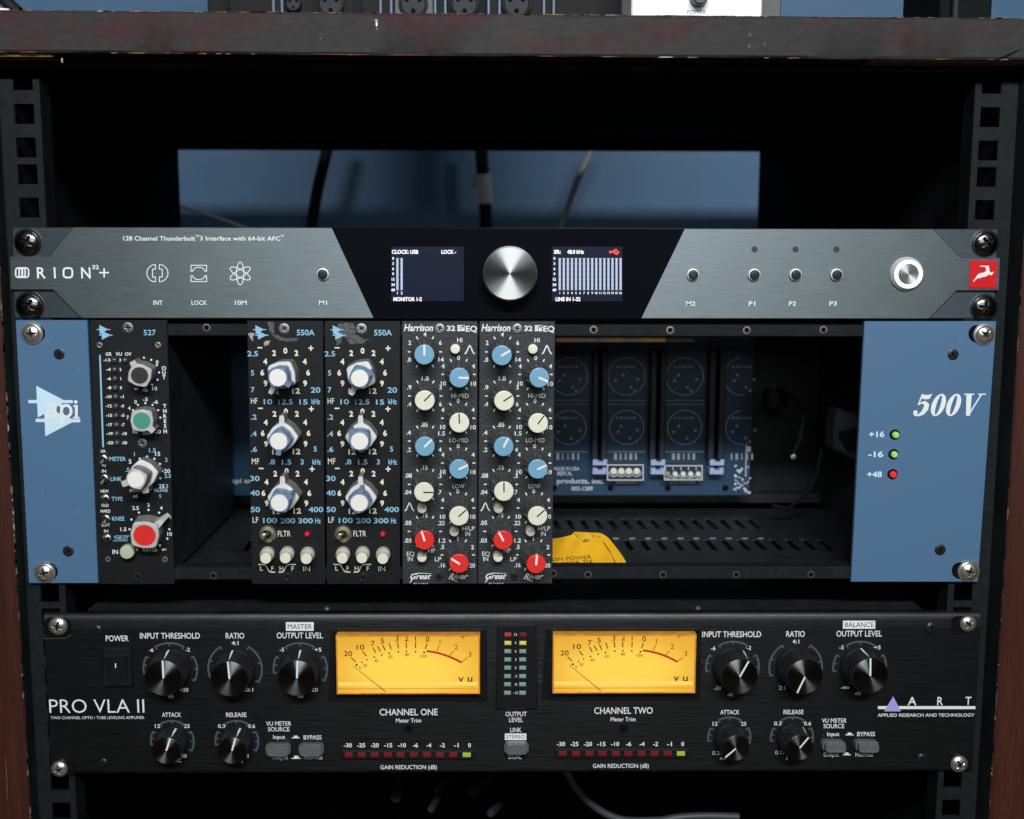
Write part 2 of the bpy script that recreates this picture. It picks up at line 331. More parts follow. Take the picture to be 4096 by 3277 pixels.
def place(me, name, parent, o):
    ob = bpy.data.objects.new(name, me); COL.objects.link(ob); ORG[ob.name] = tuple(o)
    if parent is not None:
        ob.parent = parent; p = ORG[parent.name]; ob.location = [(o[i]-p[i])*MM for i in range(3)]
    else: ob.location = [q*MM for q in o]
    return ob
def tag(o, label, cat, group=None):
    o['label'] = label; o['category'] = cat
    if group: o['group'] = group
    return o
def thing(name, label, cat, o, group=None): return tag(place(None, name, None, o), label, cat, group)
def copy_tree(o, parent=None):
    c = o.copy(); COL.objects.link(c); ORG[c.name] = ORG[o.name]
    if parent is not None: c.parent = parent
    for ch in list(o.children): copy_tree(ch, c)
    return c

# ------------------------------------------------------------------ shared small parts
_SCR = {}
def screw(parent, c, x, y, r, style='dark_chrome', h=0.55, Y=0.0, name='screw', rot=None, recess=None, flange=False):
    """round head with a sunk cross: x, y, r are readings of the head's middle and radius"""
    key = (style, h, flange)
    if key not in _SCR:
        b = MB(); NR, NT = 16, 72; vs = []; dm = min(.42, h*.72)
        def hgt(q, t):
            base = h*math.sqrt(max(0, 1-(q*0.93)**2)) if h > .2 else h*(1-0.3*q**4)
            u, v = abs(q*sin(t)), abs(q*cos(t)); u, v = max(u, v), min(u, v)
            wdt = 0.15*(1-0.35*u/0.6); d = 0
            if u < 0.60 and v < wdt: d = min(1, (wdt-v)/0.05)*min(1, (0.60-u)/0.1)*(dm*(1-0.5*u))
            if q < 0.24: d = max(d, dm*min(1, (0.24-q)/.06))
            return base-d, d
        rings = [0.001]+[(i/NR)**0.9 for i in range(1, NR+1)]; fl = []
        for q in rings:
            for k in range(NT):
                t = 2*pi*k/NT; z, d = hgt(q, t); vs.append((q*sin(t), -z, q*cos(t))); fl.append(d > dm*.15)
        fs = [(i*NT+k, i*NT+(k+1)%NT, (i+1)*NT+(k+1)%NT, (i+1)*NT+k) for i in range(NR) for k in range(NT)]
        b.add(vs, [f for f in fs if not all(fl[i] for i in f)], style)
        b.add(vs, [f for f in fs if all(fl[i] for i in f)], 'recess' if style in ('chrome', 'dark_chrome', 'steel_screw', 'zinc') else 'hole_black')
        b.lathe((0,0,0), [(1,-0.3),(1,hgt(1,0.4)[0])], style, 48, close=False)
        if flange: b.lathe((0,0,0), [(1.22,-0.1),(1.22,0.08),(1.0,0.1)], style, 40, close=False)
        me = b.mesh('screw', angle=40)
        for v in me.vertices: v.co /= MM
        _SCR[key] = me
    X, Z = at(c, x, y, Y); R = ln(c, x, y, r, Y)
    ob = place(_SCR[key], name, parent, (X, Y, Z)); ob.scale = (R*MM,)*3
    ob.rotation_euler = (0, radians(rnd.uniform(0, 90) if rot is None else rot), 0)
    return ob

def lean(ob, c, bx, by, cx, cy, h, spin):
    """sets a knob on its dial middle (bx, by) with its cap's middle seen at (cx, cy), turned spin degrees clockwise"""
    X, Z = at(c, bx, by); U, V = at(c, cx, cy, -h)
    ob.rotation_mode = 'YXZ'
    ob.rotation_euler = (-math.asin(max(-.12, min(.12, (V-Z)/h))), radians(spin), math.asin(max(-.12, min(.12, (U-X)/h))))
def lobes(depth, ptr=0.0, pw=0.16, n=4, rot=0.0, ew=0.27):
    """radius of a round knob with n rounded ears and, towards 0, a tapering pointer"""
    def f(r, t, i):
        p = 2*pi/n; d = (t-rot+p/2) % p-p/2
        q = r*(1+depth*math.exp(-(d/ew)**2))
        if ptr:
            a = (t+pi) % (2*pi)-pi
            if abs(a) < 1.2:
                k = r/max(r, 1e-6)
                for _ in range(3): w = pw*(1.35-.5*min(1, q*cos(a)/ptr)); q = max(q, min(ptr/max(cos(a), .2), w/max(abs(sin(a)), 1e-3)))
        return q
    return f
def dbell(b, c, x, y, w, h, m):
    P = [(-.5,.5),(-.36,.36),(-.24,.08),(-.13,-.25),(-.04,-.46),(0,-.5),(.04,-.46),(.13,-.25),(.24,.08),(.36,.36),(.5,.5)]
    b.stroke([at(c, x+p*w, y+q*h) for p, q in P], ln(c, x, y, 15), m, -0.13)
def opamp(b, c, x0, y0, k, ky, m, y=-0.13):
    T = lambda pts: [at(c, x0+(p-327)*k, y0+(q-815)*ky) for p, q in pts]
    b.flat(T([(418,815),(735,980),(838,980),(838,1015),(725,1015),(670,1042),(655,1060),(436,1180),(428,1015),(327,1015),(327,978),(425,978)]), m, y)
    b.flat(T([(508,1040),(600,1092),(830,1197),(925,1197),(925,1236),(830,1236),(522,1396),(515,1232),(412,1232),(412,1193),(513,1193)]), m, y-0.02)
def quad(c, *pts): return [at(c, *p) for p in pts]

# ------------------------------------------------------------------ setting: wall behind the rack
WY = 660.0
b = MB(); b.cube(-1500, 1500, WY, WY+60, -900, 1500, 'wall_blue')
tag(b.build('wall', None, (0,WY,0)), 'plain blue painted wall close behind the open back of the rack', 'wall')

# ------------------------------------------------------------------ rack cabinet
TOPY, RY = -16.0, 3.0
cab = thing('rack_cabinet', 'worn wooden equipment rack with red brown sides, scuffed top board and perforated rails', 'rack', (0,200,-420))
zt = at('a2', 1000, 82, TOPY)[1]; zb = at('a2', 1000, 348, TOPY)[1]
b = MB(); BD = 445.0
n = 90; vs = []
for i in range(n+1):                                       # front face as a slightly uneven strip, rounded at its edges
    x = -420+840*i/n; w1, w2 = rnd.uniform(-.25,.25), rnd.uniform(-.25,.25); k = -0.0035*(x+0)
    for y, z in ((BD, zb), (TOPY+2, zb+w1*.3), (TOPY+0.8, zb+0.3+w1), (TOPY, zb+1.4), (TOPY, zt-1.4), (TOPY+0.8, zt-.3+w2), (TOPY+2.2, zt), (BD, zt)): vs.append((x, y, z+k))
b.add(vs, [(8*i+j, 8*i+j+1, 8*i+8+j+1, 8*i+8+j) for i in range(n) for j in range(7)], 'board_stain')
for i in range(120):                                       # bare wood where the corners are rubbed through
    x = rnd.uniform(-260, 260); l = rnd.uniform(1, 9)*(1 if rnd.random() < .8 else 2.5); up = rnd.random() < .85; z = (zt-0.35 if up else zb+0.35)-0.0035*x
    m = 'bare_white' if rnd.random() < .1 else 'bare_wood'
    hh = rnd.uniform(.10, .34); P = [(x, z-hh), (x+l*.3, z-hh*rnd.uniform(.6,1.5)), (x+l*.7, z-hh*rnd.uniform(.6,1.4)), (x+l, z-hh*.5), (x+l*.8, z+hh*.6), (x+l*.2, z+hh*.6)]
    b.prism(P, TOPY+0.25, TOPY+1.5, m)
def chip(c, x, y, w, h, m, k=7):
    X, Z = at(c, x, y, TOPY); P = [(X+w*rnd.uniform(.6,1)*sin(2*pi*i/k), Z+h*rnd.uniform(.6,1)*cos(2*pi*i/k)) for i in range(k)]
    b.prism(P, TOPY-0.12, TOPY+.6, m)
chip('a2', 316, 127, .9, .9, 'bare_white'); chip('a2', 318, 150, .5, 1.1, 'silver'); chip('a2', 318, 178, .6, 1.0, 'bare_wood')
chip('a3', 467, 212, .9, 1.1, 'bare_wood'); chip('a3', 558, 270, .35, 1.1, 'device_grey'); chip('a3', 463, 285, .5, 1.4, 'device_grey'); chip('a3', 558, 100, .9, .7, 'bare_wood')
chip('a1', 382, 372, .5, 1.5, 'bare_white'); chip('a1', 1975, 237, .3, .4, 'red_ink')
P = [at('a3', 1960+i*22, 372-70*(i/8)**1.4, TOPY) for i in range(9)]; b.stroke(P, [.3,.5,.8,1.0,1.1,1.0,.8,.6,.3], 'hole_black', TOPY-0.14)
b.build('top_board', cab)
b = MB(); b.rect(-245, zb-4, 245, zb, 1, BD-30, 'interior_black'); b.rect(-310, zb-9.5, 250, zb+.5, BD-30, BD+1, 'interior_black'); b.build('underside_shade', cab)  # black sheet standing for the unlit board underside, plus a rear batten
for xa, xb in ((-300, -212), (170, 300)): b = MB(); b.rect(xa, zb-.5-(.0035*xa if xa > 0 else 0), xb, zb+.9, -13, 1, 'bare_wood'); b.build('bare_underside', cab)
for sgn, c, pts in ((-1, 's', [(12,1260),(68,2300),(122,3277)]), (1, 's', [(4068,1270),(4014,2300),(3962,3277)])):
    SY = -9.0; xi = sum(at(c, u, v, SY)[0] for u, v in pts)/3
    xbk = at('s', 718 if sgn < 0 else 3034, 750, BD)[0]
    b = MB(); x0, x1 = xi, xi+sgn*19.5; lo = -430; n = 70; vs = []
    for i in range(n+1):
        z = lo+(zb-lo)*i/n; w1 = rnd.uniform(-.3,.3)
        for y, x in ((BD, xbk), (SY+2, x0+sgn*.1*w1), (SY+0.7, x0+sgn*(.3+w1*.6)), (SY, x0+sgn*1.2), (SY, x1), (BD, xbk+sgn*19.5)): vs.append((x, y, z))
    b.add(vs, [(6*i+j, 6*i+j+1, 6*i+7+j, 6*i+6+j) for i in range(n) for j in range(2, 5)], 'side_stain')
    b.add(vs, [(6*i+j, 6*i+j+1, 6*i+7+j, 6*i+6+j) for i in range(n) for j in range(2)], 'interior_black')
    for i in range(75 if sgn < 0 else 30):
        z = rnd.uniform(-330, 30); l = rnd.uniform(.8, 6)*(1 if rnd.random() < .8 else 2); hh = rnd.uniform(.12, .45)*(1.2 if sgn < 0 else .7)
        P = [(x0+sgn*(.4+u), z+v) for u, v in ((0,0), (hh,l*.2), (hh*rnd.uniform(.5,1.3),l*.6), (0.1,l), (-.25,l*.7), (-.25,l*.2))]
        b.prism(P, SY+0.15, SY+1.4, rnd.choice(['bare_wood', 'bare_wood', 'strip_brown', 'bare_white', 'device_grey', 'interior_black', 'interior_black']))
    for i in range(5 if sgn < 0 else 2):                   # long scratches down the stain
        X = x0+sgn*rnd.uniform(3, 12); z = rnd.uniform(-280, -60); b.stroke([(X, z), (X+rnd.uniform(-.8,.8), z-10), (X+rnd.uniform(-1,1), z-24)], [.12,.3,.1], 'bare_wood', SY-0.1) if sgn < 0 and i < 2 else None
    b.build('side_board', cab)
# rails with square holes (9.5 mm, on the 15.9 / 12.7 pitch)
def rail(sgn):
    b = MB()
    xin = at('s', 171, 612, RY)[0] if sgn < 0 else at('s', 3887, 612, RY)[0]
    xc = at('a1', 150, 702, RY)[0] if sgn < 0 else at('a3', 1946, 730, RY)[0]
    xo = xin+sgn*21; z0 = at('a1', 150, 702, RY)[1]; ztop = at('a1', 100, 488, RY)[1]; hw = 4.75
    zs = []; z = z0+15.875; k = 0
    zs = [z0+15.875, z0]; z = z0
    pitch = [15.875, 12.7, 15.875]
    while z > -420: z -= pitch[k % 3]; k += 1; zs.append(z)
    A, B = sorted((xin, xo)); ha, hb = xc-hw, xc+hw; T = 2.0
    b.cube(A, ha, RY, RY+T, -420, ztop, 'rail_metal'); b.cube(hb, B, RY, RY+T, -420, ztop, 'rail_metal')
    top = ztop
    for z in zs:
        if top-(z+hw) > 0.2: b.cube(ha, hb, RY, RY+T, z+hw, top, 'rail_metal')
        top = z-hw
    a, d = sorted((xo, xo+sgn*-1.5)); b.cube(a, d, RY+T, RY+40, -420, ztop, 'rail_metal')
    a, d = sorted((xin, xin-sgn*-1.5)); b.cube(a, d, RY+T, RY+14, -420, ztop, 'interior_black')
    b.build('rack_rail', cab)
rail(-1); rail(1)
b = MB(); b.rect(-310, -430, 280, -14, BD-12, BD, 'interior_black'); b.rect(-320, -430, 300, -424, 0, BD-12, 'interior_black')
b.build('back_panel', cab)

# ------------------------------------------------------------------ 1U audio interface
ori = thing('audio_interface', 'brushed silver audio interface with two lit screens and a round knob, topmost rack unit', 'audio interface', (0,0,-22))
b = MB(); Y0 = 2.2
b.prism(quad('a4', (64,45),(75,606))+quad('a6', (1985,610),(2006,56)), Y0, Y0+2.5, 'brushed_dark', .3)
b.cube(-218, 218, Y0+2.5, 250, -42, -2, 'interior_black')
b.prism(quad('a4', (448,45),(300,226),(58,226),(62,431),(326,431),(500,606)), -0.0, Y0-.02, 'brushed', .35)   # replaced below by the full outline
b.v.clear(); b.f.clear(); b.m.clear()
b.prism(quad('a4', (64,45),(75,606))+quad('a6', (1985,610),(2006,56)), Y0, Y0+2.5, 'brushed_dark', .3)
b.cube(-218, 218, Y0+2.5, 250, -42, -2, 'interior_black')
b.prism(quad('a4', (446,45),(300,226),(58,226),(62,431),(326,431),(500,606))+quad('a6', (1572,610),(1742,436),(2005,436),(2012,233),(1765,231),(1600,55)), 0, Y0-.02, 'brushed', .35)
ik = 'ink_orion'
b.text('128 Channel Thunderbolt', 'a4', 760, 1203, 114, 26, ik, .012)
b.text('TM', 'a4', 1204, 1227, 98, 11, ik, .02); b.text('3 Interface with 64-bit AFC', 'a4', 1232, 1727, 114, 26, ik, .012); b.text('TM', 'a4', 1728, 1748, 98, 11, ik, .02)
def rrect(c, cx, cy, w, h, r, n=6):
    P = []
    for sx, sy, a in ((1,-1,0), (1,1,90), (-1,1,180), (-1,-1,270)):
        for i in range(n+1):
            t = radians(a+90*i/n); P.append(at(c, cx+sx*(w/2-r)+r*sin(t), cy+sy*(h/2-r)-r*cos(t)))
    return P
LW = ln('a4', 137, 325, 9)
for dx, w in ((-19,42), (0,38), (19,42)): b.stroke(rrect('a4', 137+dx, 325, w, 58, 17), LW, ik, -0.13-0.01*(dx > 0)-0.02*(dx == 0), closed=True)
b.text('R', 'a4', 228, 282, 326, 66, ik, .012); b.text('I', 'a4', 332, 343, 326, 66, ik, .012); b.text('N', 'a4', 500, 558, 326, 66, ik, .012)
b.stroke(rrect('a4', 419, 326, 54, 58, 18), ln('a4', 419, 326, 11), ik, -0.13, closed=True)
b.text('32', 'a4', 568, 610, 291, 24, ik, .02); b.stroke(quad('a4', (612,325),(672,325)), ln('a4', 640, 325, 9), ik, -0.13); b.stroke(quad('a4', (642,297),(642,355)), ln('a4', 640, 325, 9), ik, -0.14)
w = ln('a4', 970, 328, 5)
for sg in (-1, 1):
    P = [(970+sg*12, 276)]+[(970+sg*(12+53*sin(t)), 328-53*cos(t)) for t in [pi*i/16 for i in range(17)]]+[(970+sg*12, 380),(970+sg*12,352),(970+sg*30,352),(970+sg*30,304),(970+sg*12,304)]
    b.stroke([at('a4', *p) for p in P], w, ik, -0.13, closed=True)
for sg in (-1, 1):
    P = [(1177, 330+sg*50), (1273, 330+sg*50), (1273, 330+sg*14), (1262, 330+sg*14)]+[(1225+38*cos(t), 330+sg*(12+26*sin(t))) for t in [pi*i/12 for i in range(1, 12)]]+[(1188, 330+sg*14), (1177, 330+sg*14)]
    b.stroke([at('a4', *p) for p in P], w, ik, -0.13, closed=True)
for q, a in enumerate((0, 60, 120)):
    P = [(70*cos(t), 23*sin(t)) for t in [2*pi*i/40 for i in range(40)]]; ca, sa = cos(radians(a+90)), sin(radians(a+90))
    b.stroke([at('a4', 1480+p*ca-r*sa, 330+p*sa+r*ca) for p, r in P], w, ik, -0.13-.01*q, closed=True)
for t, x0, x1 in (('INT',945,1002), ('LOCK',1180,1275), ('10M',1447,1520), ('M1',1965,2015)): b.text(t, 'a4', x0, x1, 510, 26, ik, .012)
for t, x0, x1 in (('M2',75,132), ('P1',460,500), ('P2',707,752), ('P3',957,1002)): b.text(t, 'a6', x0, x1, 515, 26, ik, .012)
b.build('faceplate', ori)
b = MB(); b.prism(quad('a4', (2042,47),(2368,607))[:1]+[at('a5',302,611), at('a5',1946,611), at('a6',66,56)], -0.35, 0.0-.02+.4, 'glass_black', .12)
b.build('display_window', ori)
SY_ = -0.38
def screen(x0, x1, title, sub, extra, bars, left):
    b = MB(); b.flat(quad('a5', (x0,165),(x1,165),(x1,500),(x0,500)), 'screen_bg', SY_)
    T = 'screen_text'; k = dict(y=SY_-.05)
    for t, a, d in title: b.text(t, 'a5', a, d, 197, 22, T, .035, **k)
    b.text(sub[0], 'a5', sub[1], sub[2], 488, 22, T, .035, **k)
    yy = (237,269,301,333,366,399,431)
    for t, y in zip(('0','3','6','9','12','24','60'), yy):
        b.text(t, 'a5', left, None, y, 15, T, .03, **k); b.stroke(quad('a5', (left+20,y),(bars[-1]+9,y)), ln('a5',left,y,2.5), 'screen_grid', SY_-.02)
    for i, x in enumerate(bars):
        b.flat(quad('a5', (x-6.5,235),(x+6.5,235),(x+6.5,432),(x-6.5,432)), 'screen_bar', SY_-.04); b.text(str(i+1), 'a5', x, None, 450, 13 if len(bars) > 2 else 16, T, .02, **k)
    extra(b); b.build('screen', ori)
def usb(b):
    m = 'screen_red'; y = SY_-.05; w = ln('a5',1782,198,6); b.stroke(quad('a5',(1752,198),(1806,198)), w, m, y); b.disc(*at('a5',1757,198), ln('a5',1757,198,8), y-.01, m)
    b.flat(quad('a5',(1802,189),(1815,198),(1802,207)), m, y-.01); b.stroke(quad('a5',(1768,198),(1780,186),(1790,185)), w, m, y-.02); b.stroke(quad('a5',(1776,198),(1788,210),(1798,210)), w, m, y-.03)
    b.disc(*at('a5',1792,185), ln('a5',1757,198,6), y-.04, m); b.disc(*at('a5',1800,210), ln('a5',1757,198,6), y-.04, m)
screen(408, 855, (('CLOCK: USB',412,575), ('LOCK -',717,808)), ('MONITOR 1-2',422,597), lambda b: None, (446.5, 472.5), 420)
screen(1398, 1832, (('SR:',1410,1452), ('48.0 kHz',1492,1595)), ('LINE IN 1-32',1420,1573), usb, [1446+24.95*i for i in range(16)], 1413)
X, Z = at('a5', 1138, 328); R = ln('a5', 1139, 330, 166); b = MB()
b.lathe((X,0,Z), [(R-.6,0),(R-.6,1.2),(R,1.4),(R,11.2),(R-.25,11.8),(R-.9,12.1)], 'silver', 72, close=False); kn = b.build('knob', ori, (X,0,Z))
b = MB(); b.lathe((X,0,Z), [(R-.9,12.1),(0.02,12.1)], 'spun_metal', 72); b.build('knob_face', kn, (X,-12.1,Z))
bme = None
for c, x, y in (('a4',1990,335), ('a6',116,338), ('a6',493,338), ('a6',747,338), ('a6',999,338)):
    X, Z = at(c, x, y)
    if bme is None:
        b = MB(); R = ln(c, x, y, 38); b.lathe((0,0,0), [(R,-.1),(R,1.2),(R*.93,1.5),(R*.82,1.55),(R*.8,1.0)], 'satin_steel', 32, close=False)
        b.lathe((0,0,0), [(R*.78,.3),(R*.78,2.4),(R*.70,2.8),(R*.4,2.9)], 'knob_black', 32); bme = b.mesh('button')
    place(bme, 'button', ori, (X,0,Z))
b = MB(); R = ln('a6',495,182,19); b.lathe((0,0,0), [(R,-.1),(R,.15)], 'led_off', 24); lme = b.mesh('indicator_light')
for x in (496, 748, 1000): X, Z = at('a6', x, 182); place(lme, 'indicator_light', ori, (X,0,Z))
X, Z = at('a6', 1432, 333); R = ln('a6', 1432, 333, 104); b = MB()
b.lathe((X,0,Z), [(R,0),(R,.8),(R*.97,1.3),(R*.83,3.1),(R*.80,2.9)], 'satin_steel', 56, close=False); pw = b.build('power_button', ori, (X,0,Z))
b = MB(); b.lathe((X,0,Z), [(R*.80,2.8),(R*.79,3.2),(R*.63,3.2),(R*.62,2.8)], 'ring_light', 56, close=False); b.build('light_ring', pw)
b = MB(); b.lathe((X,0,Z), [(R*.62,3.1),(.02,3.1)], 'spun_bright', 56); b.build('button_face', pw, (X,-3.1,Z))
b = MB(); b.prism(quad('a6', (1825,250),(1990,250),(1982,420),(1815,420)), -0.5, 0.1, 'badge_red', .15)
ant = [(1838,384),(1848,366),(1858,352),(1868,336),(1885,328),(1905,324),(1918,316),(1922,303),(1914,297),(1920,290),(1908,288),(1890,289),(1878,284),(1900,282),(1938,283),(1938,288),(1932,291),(1940,297),(1938,303),
       (1942,314),(1946,326),(1956,322),(1967,318),(1962,330),(1952,341),(1944,340),(1936,332),(1930,342),(1914,350),(1896,352),(1884,358),(1872,358),(1860,364),(1850,374)]
b.flat([at('a6', *p) for p in ant], 'white_ink', -0.62); b.build('badge', ori)
for c, x, y, r in (('a4',172,138,70), ('a4',185,530,72), ('a6',1917,143,68), ('a6',1908,540,68)): screw(ori, c, x, y, r, 'dark_chrome', .5, Y=Y0-.2, name='rack_screw', flange=True)

# ------------------------------------------------------------------ blue module chassis
ch = thing('module_chassis', 'blue ended module chassis half filled with black modules, its right bays open', 'module rack', (0,0,-112))
def slot(b, c, x, y, w, h): b.flat(rrect(c, x, y, w, h, h/2*.98), 'hole_black', -0.1)
b = MB(); b.prism(quad('b1', (177,62),(1003,62))+quad('b2', (1128,1535),(330,1535)), 0, 2.6, 'blue_paint', .3)
slot(b, 'b1', 405, 215, 230, 200); slot(b, 'b2', 545, 1400, 240, 200)
opamp(b, 'b1', 327, 815, 1, 1, 'pale_blue_ink')
w = ln('b1', 600, 1100, 33); m = 'white_ink'; S = lambda pts, y, ww=w: b.stroke([at('b1', *p) for p in pts], ww, m, y)
S([(540,1062),(558,1040),(590,1030),(622,1040),(636,1068),(636,1150),(645,1172),(668,1178)], -.2)
S([(636,1095),(592,1098),(552,1112),(532,1140),(545,1168),(578,1178),(612,1166),(636,1140)], -.22)
S([(676,1042),(702,1042)], -.2, w*.7); S([(710,1030),(710,1240)], -.22); S([(676,1244),(748,1244)], -.21, w*.6)
b.stroke([at('b1', 764+56*sin(t), 1106-66*cos(t)) for t in [2*pi*i/28 for i in range(28)]], w, m, -.24, closed=True)
S([(846,1048),(872,1048)], -.2, w*.7); S([(880,1036),(880,1180)], -.22); S([(842,1182),(916,1182)], -.21, w*.6); b.disc(*at('b1',873,1000), ln('b1',873,1000,21), -.2, m)
def scuffs(c, pts):
    for x, y in pts:
        for k in range(3): X, Z = at(c, x+rnd.uniform(-30,30), y+rnd.uniform(-30,30)); a = rnd.uniform(0,pi); l = rnd.uniform(.3,1.6); b.stroke([(X,Z),(X+l*cos(a),Z+l*sin(a)),(X+1.6*l*cos(a+.3),Z+1.6*l*sin(a+.3))], [.06,.16,.05], 'scuff', -.09-.01*k)
scuffs('b1', ((470,120),(560,330),(900,640))); scuffs('b2', ((400,1300),(640,1340),(905,690),(500,500)))
for c, x, y in (('b1',682,450), ('b2',785,1163)): screw(ch, c, x, y, 62, 'black_screw', .22, Y=-.1)
b.build('end_panel', ch)
b = MB(); b.prism(quad('b8', (568,25),(1396,25),(1280,1660),(483,1660)), 0, 2.6, 'blue_paint', .3)
slot(b, 'b8', 1283, 103, 128, 112); slot(b, 'b8', 1178, 1588, 128, 104)
SH = lambda ox, p, q: at('b8', ox+p+q*.30, 618-q)
def zero(ox):
    n = 40; o = [SH(ox, 44+43*sin(2*pi*i/n), 69+70*cos(2*pi*i/n)) for i in range(n)]; i_ = [SH(ox, 44+13*sin(2*pi*i/n), 69+60*cos(2*pi*i/n)) for i in range(n)]
    b.add([(x,-.13,z) for x, z in o+i_], [(i, (i+1)%n, n+(i+1)%n, n+i) for i in range(n)], 'white_ink')
k = ln('b8', 1100, 550, 1)
zero(966); zero(1061)
b.flat([SH(866,*p) for p in ((20,138),(40,132),(62,132),(84,140),(78,108),(60,104),(38,106),(24,110))], 'white_ink', -.13)
b.stroke([SH(866,*p) for p in ((23,136),(18,70))], k*8, 'white_ink', -.14)
b.stroke([SH(866,*p) for p in ((16,68),(32,82),(54,84),(70,70),(72,46),(60,18),(38,4),(18,4),(6,14))], [k*q for q in (6,10,20,30,32,24,12,9,9)], 'white_ink', -.15)
b.disc(*SH(866,14,22), k*14, -.16, 'white_ink')
b.stroke([SH(1160,*p) for p in ((22,136),(56,2))], [k*34,k*26], 'white_ink', -.13); b.stroke([SH(1160,*p) for p in ((56,2),(100,136))], k*9, 'white_ink', -.14)
b.stroke([SH(1160,*p) for p in ((-8,136),(54,136))], k*8, 'white_ink', -.15); b.stroke([SH(1160,*p) for p in ((80,136),(126,136))], k*8, 'white_ink', -.16)
scuffs('b8', ((1180,180),(1110,1530),(575,1385),(700,300),(1230,1440)))
for t, x0, x1, y in (('+16',595,692,733), ('-16',590,685,858), ('+48',583,677,984)): b.text(t, 'b8', x0, x1, y, 34, 'pale_blue_ink', .03)
for x, y in ((757,735), (749,858), (743,983)): b.disc(*at('b8', x, y), ln('b8', x, y, 33), -.1, 'hole_black')
for x, y in ((1123,233), (1042,1457)): screw(ch, 'b8', x, y, 34, 'black_screw', .22, Y=-.1)
b.build('end_panel', ch)
for x, y, m in ((760,735,'led_green_on'), (752,858,'led_green_on'), (745,983,'led_red_on')):
    X, Z = at('b8', x, y); R = ln('b8', x, y, 20); b = MB(); b.lathe((X,0,Z), [(R,-.1),(R,1.4),(R*.85,2.2),(R*.5,2.6)], m, 24)
    b.build('indicator_light', ch, (X,0,Z))
for c, x, y, r in (('b1',368,212,106), ('b2',515,1408,102), ('b8',1318,106,56), ('b8',1220,1590,56)): screw(ch, c, x, y, r, 'chrome', .62, Y=-.3, name='rack_screw', flange=True)
# front rails with tapped holes
MY = 2.0
for y0, y1, hy, hs in ((1298,1346,1319,[('d',435,690),('b7',305,77),('b7',785,79),('b7',1265,80),('b8',310,77)]), (2270,2319,2299,[('d',449,1212),('b7',270,1613),('b7',740,1613),('b7',1200,1613),('b8',232,1613),('b7',52,1605)])):
    b = MB(); za = at('s', 2000, y0, MY)[1]; zc = at('s', 2000, y1, MY)[1]; b.rect(-206, zc, 206, za, MY, MY+9, 'rail_metal', .5)
    for c, x, y in hs:
        X, Z = at(c, x, y, MY); r = 1.55; b.lathe((X,MY,Z), [(r*1.25,-.1),(r*1.25,.12),(r*.8,.14),(r*.7,-.0)], 'zinc', 20, close=False); b.disc(X, Z, r*.78, MY-.12, 'hole_black')
    b.build('mounting_rail', ch)
PY = 150.0
zf = at('s', 2000, 2268, MY)[1]-4.5; ztp = at('s', 2000, 1346, MY)[1]+8
# floor with slanted slots, built as strips and bars
b = MB(); T = 1.2
def slotrow(va, vb, y_a, y_b, xs, lx, wd):
    # slot from (x, y_a) to (x+lx, y_b), wd wide; bars between
    e = [-206.0]
    X = sorted(xs); prev_a, prev_b = -206.0, -206.0
    for x in X+[None]:
        na, nb = (x-wd/2, x+lx-wd/2) if x is not None else (206.0, 206.0)
        P = [(prev_a, y_a), (na, y_a), (nb, y_b), (prev_b, y_b)]
        b.add([(p, q, zf) for p, q in P]+[(p, q, zf-T) for p, q in P], [(0,1,2,3), (7,6,5,4), (0,4,5,1), (1,5,6,2), (2,6,7,3), (3,7,4,0)], 'chassis_black')
        if x is not None: prev_a, prev_b = x+wd/2, x+lx+wd/2
def yon(v):                                                # depth at which the floor is seen at reading v (full-size rows)
    lo, hi = 0, 400
    for _ in range(40):
        mid = (lo+hi)/2
        if at('s', 2400, v, mid)[1] < zf: hi = mid
        else: lo = mid
    return lo
ya0, ya1 = yon(1270+1462*1000/1568), yon(1270+1390*1000/1568); yb0, yb1 = yon(1270+1328*1000/1568), yon(1270+1262*1000/1568)
ye = yon(1270+1180*1000/1568)
def strip(y0, y1): b.cube(-206, 206, y0, y1, zf-T, zf, 'chassis_black')
strip(MY+9, ya0); strip(ya1, yb0); strip(yb1, PY+6)
xa = at('b7', 440, 1462, ya0)[0]; pa = at('b7', 545, 1462, ya0)[0]-xa; la = at('b7', 400, 1390, ya1)[0]-xa
xb = at('b7', 445, 1328, yb0)[0]; pb = at('b7', 535, 1328, yb0)[0]-xb; lb = at('b7', 400, 1262, yb1)[0]-xb
slotrow(0, 0, ya0, ya1, [xa+pa*i for i in range(-22, 14) if -200 < xa+pa*i-8 and xa+pa*i+8 < 195], la, 3.2)
slotrow(0, 0, yb0, yb1, [xb+pb*i for i in range(-22, 14) if -200 < xb+pb*i-8 and xb+pb*i+8 < 160], lb, 3.2)
for i in range(-20, 12):                                   # bent lips of the front slots, coloured bright for the light they reflect
    X = xa+pa*i+la+pa*.5
    if -195 < X < 150: b.cube(X-2.2, X+1.2, ya1+.2, ya1+.7, zf, zf+.7, 'steel_screw')
b.cube(-206, 206, ye+8, ye+16, zf, zf+6, 'chassis_black')
b.build('floor_plate', ch)
b = MB(); b.cube(-206, 206, MY+9, PY+30, ztp, ztp+1.5, 'chassis_black')
ps = (('strip_orange',68,150), ('strip_beige',150,440), ('strip_yellow',440,490), ('strip_beige',490,600), ('strip_yellow',600,755), ('strip_brown',755,940))
b.build('top_plate', ch)
b = MB(); Ys = 11.3
for m, x0, x1 in ps: P = [at('b7', x, y, Ys) for x, y in ((x0,125),(x1,125),(x1,155),(x0,155))]; b.prism(P, Ys, Ys+1.5, m)
b.build('coloured_strip', ch)  # row of coloured segments just below the front rail
b = MB()
for x in (-206.5, 172.0): b.cube(x-1, x, MY+10, PY+6, zf, ztp, 'chassis_black')
